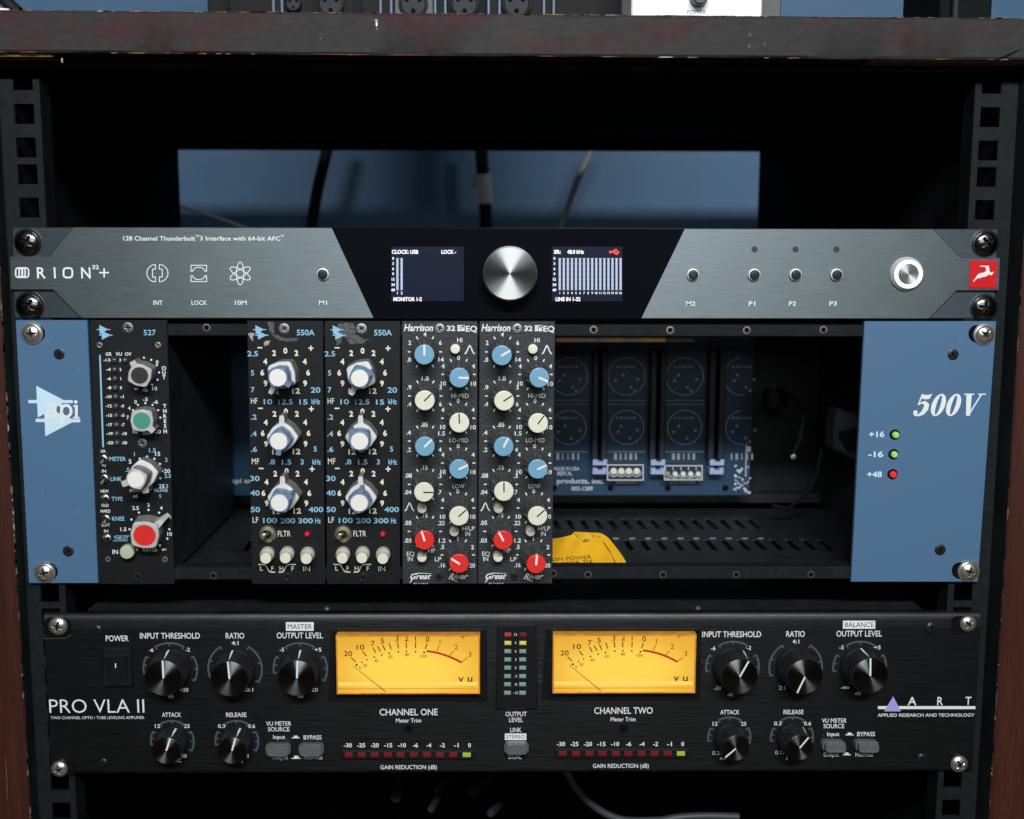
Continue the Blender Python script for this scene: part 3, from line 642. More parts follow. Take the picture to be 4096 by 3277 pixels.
b.v.clear(); b.f.clear(); b.m.clear(); b.cube(-207.5, -206.2, MY+10, PY+40, zf-2, ztp, 'chassis_black'); b.cube(206.2, 207.5, MY+10, PY+40, zf-2, ztp, 'chassis_black')
b.cube(-206, 206, PY+40, PY+41.5, zf-2, ztp, 'chassis_black'); b.build('side_wall', ch)
# backplane circuit board
b = MB(); Q = lambda x, y, Y=PY: at('b7', x, y, Y)
xr = Q(1295,600)[0]; zbt = Q(600,1115)[1]; ztq = ztp-3
b.rect(-200, zbt, xr, ztq, PY, PY+1.6, 'pcb_blue')
SK = dict(y=PY-.3, Y=PY)
b.text('products, inc.', 'b7', 75, 365, 1025, 30, 'silk', .03, **SK); b.text('REV.A.', 'b7', 78, 172, 978, 24, 'silk', .03, **SK); b.text('MADE IN USA', 'b7', 50, 217, 948, 22, 'silk', .02, **SK)
b.text('002-1289', 'b7', 165, 300, 1073, 24, 'silk', .03, **SK); b.text('EXT POWER', 'b7', 785, 945, 1033, 20, 'silk', .02, **SK); [b.stroke([Q(445+q*17,1033), Q(457+q*17,1033)], rnd.uniform(1.2,2.0), 'silk', PY-.3) for q in range(8)]
b.text('api audio', 'd', 488, 555, 1012, 10, 'silk', .03, **SK)
for cx in (150, 512, 875, 1240, -215, -580, -1250, -1620):
    for cy, r in ((370,118), (690,108)):
        X, Z = Q(cx, cy); a, d = (0, 360) if cx < 1200 else (175, 352); b.ring(X, Z, ln('b7',cx,cy,r-3,PY), ln('b7',cx,cy,r+2,PY), PY-.3, 'silk_dim', a, d, 48)
        for q in range(5): b.stroke([Q(cx-66+q*26,cy-60), Q(cx-50+q*26,cy-60+rnd.uniform(-2,2))], rnd.uniform(.7,1.5), 'silk_dim', PY-.3)
        for dx, dy in ((-60,30),(20,75),(50,100),(-30,-10),(70,20)):
            X, Z = Q(cx+dx+rnd.uniform(-9,9), cy+dy*.9); b.disc(X, Z, .9, PY-.3, 'silk_dim', 10)
    for y in (520, 545, 842):
        if cx < 1200: b.stroke([Q(cx-130,y), Q(cx+120,y)], .35, 'silk_dim', PY-.3)
    for i in range(5): b.stroke([Q(cx-70+i*32,852), Q(cx-70+i*32,892)], rnd.uniform(.6,2), 'silk_dim', PY-.3)
for i in range(26):
    x, y = rnd.uniform(1180,1282), rnd.uniform(930,1100); l = rnd.uniform(4,22); b.stroke([Q(x,y), Q(min(x+l,1290),y+rnd.uniform(-18,18))], rnd.uniform(.5,1.6), 'silk', PY-.3-.01*i)
b.stroke([Q(1262,790), Q(1258,1000)], .9, 'silk_dim', PY-.35); b.flat([Q(1262,808),Q(1290,808),Q(1290,842),Q(1262,842)], 'silk', PY-.36)
for x, y in ((410,1070), (770,1070), (1130,1070), (55,1070)): X, Z = Q(x,y); b.disc(X, Z, 1.9, PY-.35, 'hole_black', 20)
bp = b.build('circuit_board', ch)
for x in (345, 710, 1080, -22, -390, -755, -1490, -1130):
    b = MB(); SYY = PY-10; q = lambda u, v: at('b7', u, v, SYY); xw = 42
    P0, P1 = q(x-xw, 205), q(x+xw, 890)
    b.rect(P0[0], P1[1], P0[0]+(P1[0]-P0[0])*.38, P0[1], SYY, PY, 'socket_body', .4); b.rect(P0[0]+(P1[0]-P0[0])*.62, P1[1], P1[0], P0[1], SYY, PY, 'socket_body', .4)
    b.rect(P0[0]+(P1[0]-P0[0])*.38, P1[1], P0[0]+(P1[0]-P0[0])*.62, P0[1], SYY+5, PY, 'hole_black')
    for (y0, y1) in ((892,930), (946,986)):
        pts = [(x-45,y0),(x-15,y0),(x-12,y0+16),(x+18,y0+16),(x+20,y0),(x+46,y0),(x+44,y1),(x-46,y1)] if y0 < 940 else [(x-46,y0),(x-18,y0),(x-14,y0+14),(x+12,y0+14),(x+16,y0),(x+42,y0),(x+40,y1),(x-48,y1)]
        b.prism([q(*p) for p in pts], SYY, PY, 'socket_blue', .3)
    b.build('edge_socket', bp)
for x0, x1, y0, y1, pins in ((392,615,925,1020,(430,478,525,575)), (750,985,930,1018,(768,815,865,912,960))):
    b = MB(); TY = PY-9; q = lambda u, v: at('b7', u, v, TY)
    b.prism([q(x0,y0),q(x1,y0),q(x1,y1),q(x0,y1)], TY, PY, 'socket_body', .5); b.stroke([q(x0,y0),q(x1,y0),q(x1,y1),q(x0,y1)], .7, 'silk', TY-.2, closed=True)
    for p in pins:
        X, Z = q(p, (y0+y1)/2-8+(16 if len(pins) > 4 else 0)); r = 2.1 if len(pins) < 5 else 1.7; b.lathe((X,TY,Z), [(r,-.5),(r,1.2),(r*.7,1.7)], 'terminal_cream' if rnd.random() < .8 else 'strip_beige', 16); b.ring(X, Z-.4, r*1.25, r*1.5, TY-.2, 'silk', 90, 270, 14)
        if len(pins) > 4: b.stroke([q(p-14,y0-4),q(p-12,y0+30)], .6, 'silk_dim', TY-.3)
    b.build('terminal_block', bp)
# dim wiring and supply parts at the right end of the chassis
b = MB(); YY = 110
b.tube([at3('b7', 1440+58*sin(t), 520-78*cos(t), YY) for t in [pi*(.1+1.75*i/20) for i in range(21)]], [2.2]*21, 'wire_dim'); b.build('wire', ch)
b = MB(); b.tube([at3('b8', x, y, YY-10) for x, y in ((0,470),(70,470),(150,540),(185,640),(160,770),(110,880))], 1.2, 'wire_dim'); b.tube([at3('b8', 118, 868, YY-11), at3('b8', 125, 880, YY-12)], 1.6, 'led_green_on' if False else 'button_green'); b.build('wire', ch)
b = MB(); b.tube([at3('b8', x, y, YY) for x, y in ((-10,1180),(90,1200),(200,1110),(270,980),(300,820))], 1.3, 'wire_dim'); b.build('wire', ch)
b = MB(); b.prism([at('b8', *p, 70) for p in ((398,572),(600,640),(600,930),(480,890),(375,830),(378,690))], 70, 88, 'plug_grey', 1.5); b.prism([at('b8', *p, 69) for p in ((405,715),(600,680),(600,890),(460,840),(408,760))], 69.5, 76, 'hole_black', .3); b.build('supply_plug', ch)

# orange paper tag lying in the open bay
def tagpt(x, y):                                           # the sheet leans back from the rail
    f = max(0, min(1, (1568-y)/220)); return 14.5+34*f+(2.5*sin(x*.018)+1.3*sin(x*.055+y*.03)+.8*sin(x*.11-y*.06))*f
TP = [(-60,1400),(42,1392),(110,1380),(165,1366),(178,1346),(225,1347),(290,1351),(355,1353),(400,1385),(445,1440),(490,1502),(525,1566),(400,1585),(250,1585),(100,1585),(-60,1585)]
b = MB(); gx = [-60+i*(585/26) for i in range(27)]
def toplim(x):
    for (x0,y0),(x1,y1) in zip(TP[:12], TP[1:12]):
        if x0 <= x <= x1: return y0+(y1-y0)*(x-x0)/max(1e-6, x1-x0)
    return 1566
vs = []; NV = 10
for x in gx:
    t = toplim(x)
    for j in range(NV+1): y = t+(1585-t)*j/NV; vs.append(at3('b7', x, y, tagpt(x, y)))
b.add(vs, [(i*(NV+1)+j, i*(NV+1)+j+1, (i+1)*(NV+1)+j+1, (i+1)*(NV+1)+j) for i in range(26) for j in range(NV)], 'tag_paper')
off = len(vs); b.add([(x, y+.35, z) for x, y, z in vs], [(i*(NV+1)+j, (i+1)*(NV+1)+j, (i+1)*(NV+1)+j+1, i*(NV+1)+j+1) for i in range(26) for j in range(NV)], 'tag_paper')
tg = lambda x, y: (lambda p: (p[0], p[1]-.5, p[2]))(at3('b7', x, y, tagpt(x, y)))
def tagtext(s, x0, x1, y0, y1, h):
    vs, fs, a, d = glyphs(s, 0, 0)
    b.add([tg(x0+(x1-x0)*(u-a)/(d-a), y0+(y1-y0)*(u-a)/(d-a)-v*h/CAPH+h/2) for u, v in vs], fs, 'tag_ink')
tagtext('CUSTOM POWER', -70, 290, 1528, 1500, 22); tagtext('NUMBER 356', 45, 298, 1548, 1526, 20); tagtext('NUMBER 144', 110, 372, 1570, 1550, 20)
P = [tg(x, y) for x, y in ((332,1372),(370,1415),(405,1465),(432,1520),(450,1566))]
for p, q in zip(P, P[1:]): b.add([(p[0]-.25,p[1]-.1,p[2]), (p[0]+.25,p[1]-.1,p[2]), (q[0]+.25,q[1]-.1,q[2]), (q[0]-.25,q[1]-.1,q[2])], [(0,1,2,3)], 'tag_ink')
P = [tg(x, y) for x, y in ((182,1350),(225,1350),(352,1356),(300,1376),(275,1402),(240,1410),(205,1385))]; b.add([(x,y-.1,z) for x, y, z in P], [tuple(range(7))], 'tag_back')
o = at3('b7', 240, 1568, 14); tag(b.build('paper_tag', None, o), 'bright orange paper tag printed with power ratings, lying in the open chassis bay', 'tag')

# ------------------------------------------------------------------ shared module bits
def panel(b, pts, m, mside='module_side'):
    b.prism(pts, 0, 2.2, m, .3, mside)
    xs = [p[0] for p in pts]; zs = [p[1] for p in pts]
    return min(xs), max(xs), min(zs), max(zs)
def toggle(parent, c, x, y, tx, ty, r, style='zinc', nm='toggle_switch', inner=.62, h=7.0):
    X, Z = at(c, x, y); R = ln(c, x, y, r); b = MB()
    b.lathe((X,0,Z), [(R,0),(R,.7),(R*.88,1.3),(R*inner,1.5),(R*inner*.95,.5)], style, 36 if R > 3 else 24, close=False); b.disc(X, Z, R*inner, -.5, 'recess', 20)
    t = b.build(nm, parent, (X,0,Z)); b = MB(); U, V = at(c, tx, ty, -h); r2 = max(.55, R*.2)
    b.tube([(X,-.4,Z), (X+(U-X)*.45,-h*.45,Z+(V-Z)*.45), (U,-h,V), (U+(U-X)*.02,-h-.6,V)], [r2*.8,r2*1.05,r2*1.35,r2*.7], 'chrome', 14); b.build('lever', t)
    return t
def pushbutton(parent, c, x, y, r, h, m, r2=None, m2=None, cx=None, cy=None, name='push_button'):
    X, Z = at(c, x, y); R = ln(c, x, y, r); R2 = ln(c, x, y, r2 or r)
    b = MB()
    if r2: b.lathe((0,0,0), [(R,0),(R,h*.35),(R*.96,h*.42),(R2*1.08,h*.5),(R2,h*.55)], m2 or m, 32, close=False); b.lathe((0,0,0), [(R2,h*.5),(R2,h*.97),(R2*.92,h)], m, 32)
    else: b.lathe((0,0,0), [(R,0),(R,h*.85),(R*.9,h),(R*.5,h*1.03)], m, 32)
    ob = place(b.mesh(name), name, parent, (X,0,Z))
    if cx is not None: lean(ob, c, x, y, cx, cy, h, 0)
    return ob
def dome(parent, c, x, y, r, m, h=1.6, name='indicator_light'):
    X, Z = at(c, x, y); R = ln(c, x, y, r); b = MB(); b.lathe((X,0,Z), [(R,0),(R,h*.35),(R*.88,h*.7),(R*.6,h*.92),(R*.25,h)], m, 24)
    return b.build(name, parent, (X,0,Z))

# ------------------------------------------------------------------ compressor module (leftmost)
z3 = at('b1', 1470, 800)[1]
cm = thing('compressor_module', 'black compressor module with red, green and charcoal topped knobs, beside the left blue panel', 'audio module', (at('b1',1470,800)[0],0,z3))
b = MB(); xa_, xb_, za_, zb_ = panel(b, quad('b1', (1032,62),(1918,62))+quad('b2', (2000,1548),(1133,1545)), 'black_paint')
b.cube(xb_-3.0, xb_-1.8, 2.4, 140, za_+6, zb_-6, 'module_side'); b.cube(xa_+2, xa_+3, 2.4, 140, za_+6, zb_-6, 'module_side')
B, Wk = 'blue_ink', 'white_ink'
opamp(b, 'b1', 1115, 115, .30, .293, B); b.text('527', 'b1', 1652, 1793, 203, 60, B, .012)
b.stroke(quad('b1', (1150,460),(1187,1522)), ln('b1',1160,1000,19), B, -.13)
for t, x0, x1 in (('GR',1215,1287), ('VU',1330,1403), ('OV',1437,1513)): b.text(t, 'b1', x0, x1, 450, 38, Wk, .02)
ys = (518,627,733,837,940,1047,1155,1262,1365,1470)
for i, (y, l, r) in enumerate(zip(ys, ('-1.5','-4','-6','-8','-10','-12','-15','-17','-19','-23'), ('3','2','1','0','-1','-3','-5','-7','-10','-20'))):
    dx = 3.4*i; wl = 24*len(l) if '.' not in l else 78; b.text(l, 'b1', 1270+dx-wl, 1270+dx, y, 32, Wk, .03); wr = 40 if len(r) == 2 else 62; b.text(r, 'b1', 1382+dx if len(r) == 1 else 1370+dx, None if len(r) == 1 else 1370+dx+wr, y, 32, Wk, .03)
for t, y0, st, x in (('OUT',612,53,1885), ('THRESH',1048,58,1895)):
    for i, chr_ in enumerate(t): b.text(chr_, 'b1', x+i*1.2, None, y0+st*i, 42, Wk, .03)
for x, y in ((1513,577),(1570,515),(1656,492),(1740,517),(1805,578),(1830,662),(1813,745),(1750,803),(1530,1095),(1588,1035),(1673,1015),(1755,1035),(1820,1095),(1845,1180)): b.disc(*at('b1',x,y), ln('b1',x,y,12), -.13, 'pale_blue_ink', 14)
for t, x0, x1, y in (('0',1808,None,543),('∞',1545,1590,848),('dB',1637,1700,860),('10',1752,1808,845),('0',1560,None,1000),('-3',1645,1697,972),('-6',1762,1818,1000),('4',1487,None,1072),('7',1470,None,1180),('10',1530,1580,1342),('dBu',1637,1730,1355),('-20',1770,1850,1342)): b.text(t, 'b1', x0, x1, y, 42, Wk, .012)
for x, y in ((1608,100),(1692,78),(1776,102),(1840,160),(1865,243),(1845,325),(1490,912),(1512,800),(1598,720),(1708,690),(1830,722),(1948,912),(1925,1020),(1840,1097)): b.disc(*at('b2',x,y), ln('b2',x,y,13), -.13, 'pale_blue_ink', 14)
for t, x0, x1, y, h, m in (('GR',1157,1217,14,30,Wk),('METER',1260,1448,103,46,B),('VU',1172,1220,180,32,Wk),('IN',1172,1220,243,32,Wk),('LINK',1272,1403,333,46,B),('NEW',1157,1252,473,34,Wk),('TYPE',1285,1412,563,46,B),('OLD',1168,1250,637,34,Wk),('HARD',1157,1270,703,36,Wk),('KNEE',1290,1432,790,46,B),('SOFT',1170,1265,865,34,Wk),('IN',1197,1243,932,34,Wk),
        ('IN',1293,1357,1172,50,Wk),('1',1547,None,48,46,B),('1.5',1715,1795,5,46,B),('15',1785,1843,45,46,Wk),('2',1913,None,113,44,B),('20',1888,1957,243,44,Wk),('2.5',1893,1967,298,44,B),('25',1828,1893,418,46,Wk),('3',1920,None,418,46,B),('5',1497,None,133,50,Wk),('.5',1442,1490,228,44,B),('ATTACK',1487,1640,467,34,Wk),('RELEASE',1775,1930,465,34,B),('mS',1532,1587,530,38,Wk),('S',1843,None,530,38,B),
        ('2.5',1522,1597,668,42,Wk),('3',1708,None,635,42,Wk),('4',1855,None,668,42,Wk),('6',1957,None,770,42,Wk),('10',1925,1978,967,42,Wk),('1.5',1385,1455,912,42,Wk),('1',1578,None,1145,38,Wk),('RATIO',1642,1808,1152,38,Wk),('∞',1862,1912,1145,40,Wk)): b.text(t, 'b2', x0, x1, y, h, m, .016)
b.text('THRUST', 'b2', 1312, 1485, 1013, 44, B, .01, .35); b.stroke(quad('b2', (1300,1046),(1470,1046)), ln('b2',1400,1046,6), B, -.13); b.stroke(quad('b2', (1330,984),(1495,984)), ln('b2',1400,1046,4), B, -.13)
b.build('faceplate', cm)
for x, y, r, st in ((1470,147,62,'steel_screw'), (1142,350,36,'zinc'), (1815,350,38,'zinc'), (1635,1475,55,'steel_screw')): screw(cm, 'b1', x, y, r, st, .18, Y=-.15)
for x, y, r, st in ((1240,1260,35,'steel_screw'), (1895,1265,38,'steel_screw'), (1577,1460,57,'black_screw')): screw(cm, 'b2', x, y, r, st, .18, Y=-.15)
for i, y in enumerate(ys): dome(cm, 'b1', 1318+3.4*i, y+2, 36, 'led_off', 1.8)
dome(cm, 'b1', 1440, 522, 36, 'led_off', 1.8)
for x, y, tx, ty in ((1197,100,1165,148), (1207,325,1168,382), (1217,555,1178,540), (1224,790,1190,848), (1237,1012,1198,1000)): toggle(cm, 'b2', x, y, tx, ty, 53, h=7)
pushbutton(cm, 'b2', 1480, 1160, 84, 5, 'button_green', cx=1465, cy=1175)
def lobed(parent, c, x, y, r, h, body, side, cap, spin, cx, cy, capr, ptr=0, pw=0, h0=0.0, depth=.15, name='knob', label=None):
    """four-lobed knob: side wall, lighter front lip, round cap let into it"""
    X, Z = at(c, x, y); R = ln(c, x, y, r); CRr = ln(c, x, y, capr); P = ln(c, x, y, ptr) if ptr else 0; PW = ln(c, x, y, pw) if pw else .16; rf = lobes(depth, P, PW)
    b = MB(); b.lathe((0,0,0), [(R*1.04,h0),(R*1.0,h-1.1)], side, 144, rf, close=False); b.lathe((0,0,0), [(R*1.0,h-1.1),(R*.985,h-.4),(R*.94,h-.08),(R*.90,h)], body, 144, rf)
    ob = place(b.mesh(name, angle=50), name, parent, (X,0,Z)); lean(ob, c, x, y, cx, cy, h, spin)
    if label: ob['label'] = label
    if cap:
        k = MB(); k.lathe((0,0,0), [(CRr*1.06,h-.2),(CRr*1.06,h+.12),(CRr,h+.16),(CRr*.98,h+.02)], body, 40, close=False); k.lathe((0,0,0), [(CRr*.99,h-.1),(CRr*.985,h+.1),(.05,h+.13)], cap, 40)
        co = bpy.data.objects.new('knob_cap', k.mesh('knob_cap')); COL.objects.link(co); co.parent = ob; ORG[co.name] = (X,0,Z)
    return ob
lobed(cm, 'b1', 1660, 660, 128, 11, 'lever_grey', 'lever_shaded', 'cap_charcoal', -25, 1605, 697, 97, ptr=178, pw=34, label='pale grey lobed knob with a charcoal cap')
lobed(cm, 'b1', 1682, 1180, 128, 11, 'lever_grey', 'lever_shaded', 'cap_teal', 135, 1630, 1218, 97, ptr=178, pw=34, label='pale grey lobed knob with a green cap')
lobed(cm, 'b2', 1694, 250, 150, 10, 'lever_white', 'lever_shaded', None, 172, 1640, 285, 90, ptr=215, pw=36, depth=.14)
lobed(cm, 'b2', 1694, 250, 112, 19, 'lever_grey', 'lever_shaded', 'cap_white', 250, 1563, 340, 94, ptr=170, pw=32, h0=10, label='small grey knob with a white cap on top of the lower knob')
kb = lobed(cm, 'b2', 1715, 905, 160, 11, 'lever_grey', 'lever_shaded', 'cap_red', 52, 1662, 985, 126, ptr=0, label='large grey knob with a bright red cap')
b = MB(); R = ln('b2',1715,905,160); b.add([(-2.2,-3.0,R*.7),(2.2,-3.0,R*.7),(1.0,-3.0,R*1.95),(-1.0,-3.0,R*1.95),(-2.2,-10.6,R*.7),(2.2,-10.6,R*.7),(1.0,-8.0,R*1.55),(-1.0,-8.0,R*1.55)], [(0,1,2,3),(4,7,6,5),(0,4,5,1),(1,5,6,2),(2,6,7,3),(3,7,4,0)], 'lever_grey')
co = bpy.data.objects.new('pointer', b.mesh('pointer')); COL.objects.link(co); co.parent = kb; ORG[co.name] = ORG[kb.name]

# ------------------------------------------------------------------ equalizer modules with concentric knobs (two)
eq = thing('equalizer_module', 'black stacked knob equalizer module with an open bay directly on its left', 'audio module', (at('b3',560,800)[0],0,z3), 'equalizer modules with blue and white stacked knobs')
b = MB(); xa_, xb_, za_, zb_ = panel(b, quad('b3', (88,45),(1040,46))+quad('b4', (1064,1688),(150,1686)), 'black_paint')
b.cube(xa_+2, xa_+3, 2.4, 140, za_+6, zb_-6, 'module_side'); b.cube(xb_-3, xb_-2, 2.4, 140, za_+6, zb_-6, 'module_side')
C = 'cream_ink'
opamp(b, 'b3', 163, 97, .325, .312, B); b.text('550A', 'b3', 712, 937, 190, 68, B, .02)
def nums(c, oy, ox, z, lefthidden):
    for t, x, y in (('0',570,z[0]),('2',428,z[1]),('2',708,z[1]),('4',317,z[2]),('4',812,z[2]),('6',280,z[3]),('6',855,z[3]),('9',322,z[4]),('9',817,z[4])): b.text(t, c, x+ox, None, y, 66, C, .035)
    b.text('12', c, 655+ox, 752+ox, z[5], 66, C, .03); b.text('12', c, 398+ox, 490+ox, z[5]+4, 66, C, .03)
    k = ln(c, 500, z[6], 16); b.stroke(quad(c, (220+ox,z[6]),(280+ox,z[6])), k, C, -.13); b.stroke(quad(c, (858+ox,z[7]),(922+ox,z[7])), k, C, -.13); b.stroke(quad(c, (890+ox,z[7]-33),(890+ox,z[7]+33)), k, C, -.14)
nums('b3', 0, 0, (418,447,554,693,827,922,380,387), 0)
nums('b3', 0, 6, (1180,1210,1317,1452,1587,1682,1140,1148), 0)
nums('b4', 0, 15, (265,298,403,542,669,765,232,240), 0)
for t, c, x0, x1, y, h, m in (('2.5','b3',93,227,455,62,B),('5','b3',158,None,695,64,B),('7','b3',160,None,908,64,B),('20','b3',888,1008,910,66,B),('10','b3',297,405,1058,62,B),('12.5','b3',482,662,1060,62,B),('15','b3',745,847,1062,62,B),('kHz','b3',898,1005,1055,66,B),('HF','b3',137,220,1048,72,C),
        ('.2','b3',135,210,1250,62,B),('.4','b3',135,210,1460,62,B),('.6','b3',138,215,1655,62,B),('5','b3',945,None,1650,64,B),('MF','b4',148,242,142,74,C),('.8','b4',362,443,150,62,B),('1.5','b4',525,645,152,62,B),('3','b4',780,None,150,64,B),('kHz','b4',908,1015,150,66,B),
        ('30','b4',128,245,358,64,B),('40','b4',130,248,540,64,B),('50','b4',135,252,748,64,B),('400','b4',860,1045,748,64,B),('LF','b4',160,232,878,72,C),('100','b4',290,467,885,64,B),('200','b4',507,693,888,64,B),('300','b4',730,915,888,64,B),('Hz','b4',943,1013,888,66,B),('FLTR','b4',475,635,1050,72,C),
        ('L','b4',270,None,1487,54,C),('F','b4',408,None,1487,54,C),('H','b4',520,None,1487,54,C),('F','b4',660,None,1487,54,C),('IN','b4',792,880,1490,60,C)): b.text(t, c, x0, x1, y, h, m, .018 if m == B or h < 60 else .0)
w = ln('b4', 350, 1490, 13)
for P in ([(230,1437),(298,1437),(320,1446),(355,1505),(375,1527),(400,1533),(442,1533)], [(483,1533),(525,1533),(548,1522),(580,1458),(605,1440),(640,1437),(700,1437)]): b.stroke(quad('b4', *P), w, C, -.13)
MAIN = b
eqf = MAIN.build('faceplate', eq)
# sticky residue of an old label, different on each module
def blob(b, c, pts, m, y=-.15):
    P = []
    for i in range(len(pts)):
        (x0,y0),(x1,y1) = pts[i], pts[(i+1)%len(pts)]
        for j in range(4): t = j/4; P.append(at(c, x0+(x1-x0)*t+rnd.uniform(-9,9), y0+(y1-y0)*t+rnd.uniform(-9,9)))
    b.flat(P, m, y)
def residue(parent, blobs):
    b = MB()
    for i, (pts, m) in enumerate(blobs): blob(b, 'b3', pts, m, -.11-.012*i)
    return b.build('label_residue', parent, ORG[parent.name])
for x, y in ((553,142),): screw(eq, 'b3', x, y, 68, 'steel_screw', .16, Y=-.15)
screw(eq, 'b4', 600, 1602, 64, 'black_screw', .18, Y=-.15)
toggle(eq, 'b4', 347, 1052, 275, 1088, 112, 'brass_nut', inner=.5, h=8)
dome(eq, 'b4', 846, 1053, 38, 'led_red_dim', 2.4)
for x, y, cx, cy in ((347,1298,322,1365), (597,1294,568,1361), (852,1300,830,1370)): pushbutton(eq, 'b4', x, y, 90, 10, 'cap_cream', 68, 'button_aged', cx, cy)
def stacked(parent, c, x, y, cx, cy, lo, hi):
    X, Z = at(c, x, y); mx, my = x+(cx-x)*.52, y+(cy-y)*.52
    k = lobed(parent, c, x, y, 168, 11, 'lever_white', 'lever_shaded', None, lo, mx, my, 0, ptr=272, pw=30, depth=.15, name='knob')
    u = lobed(parent, c, x, y, 124, 19.5, 'lever_blue', 'lever_blue', 'cap_white', hi, cx, cy, 106, ptr=178, pw=30, h0=10.5, depth=.15, name='knob')
    u['label'] = 'blue upper knob with a white cap'
    return k, u
K1 = [stacked(eq, 'b3', 568, 697, 475, 755, 213, 125), stacked(eq, 'b3', 576, 1455, 486, 1552, 0, 183), stacked(eq, 'b4', 585, 542, 495, 665, 0, 58)]
eq2 = copy_tree(eq); eq2.location.x += (at('b3',1060,45)[0]-at('b3',88,45)[0])*MM; ORG[eq2.name] = (eq2.location.x/MM, 0, z3)
tag(eq2, 'black stacked knob equalizer module standing between two other modules', 'audio module', 'equalizer modules with blue and white stacked knobs')
residue(eq, [([(345,62),(430,62),(425,200),(395,215),(360,120)], 'residue'), ([(405,215),(480,225),(600,260),(740,262),(700,300),(600,308),(500,290),(420,240)], 'residue'), ([(100,195),(185,190),(165,240),(160,300),(130,260)], 'residue_light'), ([(298,298),(380,292),(345,355),(305,362)], 'residue_light')])
o_ = ORG[eq2.name]
def _res2():
    b = MB(); i = 0
    for pts, m in (([(1235,75),(1420,62),(1460,180),(1400,290),(1230,200)], 'residue'), ([(1330,210),(1480,215),(1560,280),(1640,265),(1560,320),(1400,340),(1350,290)], 'residue'), ([(1205,235),(1290,215),(1270,320),(1215,350)], 'residue')): blob(b, 'b3', pts, m, -.11-.012*i); i += 1
    b.build('label_residue', eq2, o_)
_res2()
ks = [c for c in eq2.children if c.name.startswith('knob')]
for (k, u), (lo, hi, c, cx, cy, dx) in zip(K1, ((208,66,'b3',1505,765,0), (0,-42,'b3',1505,1555,0), (0,8,'b4',1502,668,0))):
    bx, by = ({id(K1[0]):(1538,700), id(K1[1]):(1540,1458), id(K1[2]):(1543,545)})[id([q for q in K1 if q[0] is k][0])]
    for src, spin, h, f in ((k, lo, 11, .52), (u, hi, 19.5, 1)):
        tw = [q for q in ks if (q.location-src.location).length < 1e-6 and q.data == src.data][0]
        lean(tw, c, bx, by, bx+(cx-bx)*f, by+(cy-by)*f, h, spin)

# ------------------------------------------------------------------ equalizer modules with single coloured knobs (two)
hq = thing('equalizer_module', 'charcoal equalizer module with ten coloured knobs, left of its twin', 'audio module', (at('b5',560,800)[0],0,z3), 'charcoal equalizer modules with coloured knobs')
b = MB(); xa_, xb_, za_, zb_ = panel(b, quad('b5', (85,45),(1040,45))+quad('b6', (1030,1682),(93,1682)), 'texture_paint')
b.cube(xa_+2, xa_+3, 2.4, 140, za_+6, zb_-6, 'module_side'); b.cube(xb_-3, xb_-2, 2.4, 140, za_+6, zb_-6, 'module_side')
G = 'white_ink'
b.text('Harrison', 'b5', 112, 478, 128, 84, G, .022, .22); b.text('32', 'b5', 650, 755, 137, 62, G, .03); b.text('EQ', 'b5', 888, 1030, 142, 68, G, .025)
for i, (x0, x1) in enumerate(((782,826),(832,874))):
    for j, (y0, y1) in enumerate(((96,116),(121,141),(146,172))):
        if (i, j) in ((1,0),): b.stroke(quad('b5', (x0+2,y0+3),(x1-2,y0+3),(x1-2,y1+10),(x0+2,y1+10)), ln('b5',x0,y0,7), G, -.13, closed=True)
        elif (i, j) == (1,1): b.flat(quad('b5', (x0,y0+14),(x1,y0+14),(x1,y1+6),(x0,y1+6)), G, -.14)
        else: b.flat(quad('b5', (x0,y0),(x1-(4 if j == 1 else 0),y0),(x1,y1),(x0,y1)), G, -.13)
KN = [ # crop, dial x, y, cap x, y, labels (top, upper left, upper right, lower left, lower right), colour, angle in module one and two, cap in module two
 ('b5',373,432,368,468,(('4',375,None,213),('2',185,None,318),('6',570,None,318),('.8',150,202,530),('14',545,612,530)),'cap_blue',0,60,1340,478),
 ('b5',796,715,808,757,(('0',798,None,507),('4',603,None,612),('4',985,None,612),('10',577,640,828),('10',950,1018,833)),'cap_blue',92,115,1812,757),
 ('b5',378,985,373,1043,(('1.8',335,425,765),('.9',150,207,877),('3',572,None,877),('.4',155,205,1088),('6',570,None,1088)),'cap_cream',45,57,1370,1047),
 ('b5',790,1265,808,1322,(('0',793,None,1047),('4',600,None,1160),('4',980,None,1160),('10',567,635,1375),('10',945,1015,1378)),'cap_cream',-2,38,1797,1328),
 ('b5',375,1552,375,1620,(('.85',323,412,1345),('.4',140,200,1445),('1.5',543,630,1455),('.2',148,202,1660),('4',565,None,1660)),'cap_blue',45,28,1365,1622),
 ('b6',790,165,805,242,(('0',793,None,-47),('4',600,None,60),('4',980,None,60),('10',570,637,275),('10',945,1012,278)),'cap_blue',65,66,1793,242),
 ('b6',375,432,363,532,(('.15',325,410,222),('.08',122,213,322),('.3',537,585,325),('.04',115,207,530),('.7',537,583,530)),'cap_cream',92,0,1367,522),
 ('b6',788,728,803,832,(('0',787,None,520),('4',597,None,628),('4',973,None,628),('10',565,632,838),('10',945,1007,838)),'cap_cream',48,48,1790,832),
 ('b6',373,1022,370,1135,(('.15',325,410,822),('.05',117,207,915),('.22',537,625,918),('.03',115,205,1137),('1.2',550,633,1138)),'cap_red',-17,-27,1357,1135),
 ('b6',785,1317,805,1428,(('1',788,None,1115),('.5',567,617,1217),('2',973,None,1220),('.16',550,632,1447),('20',932,1003,1450)),'cap_red',-56,4,1772,1435)]
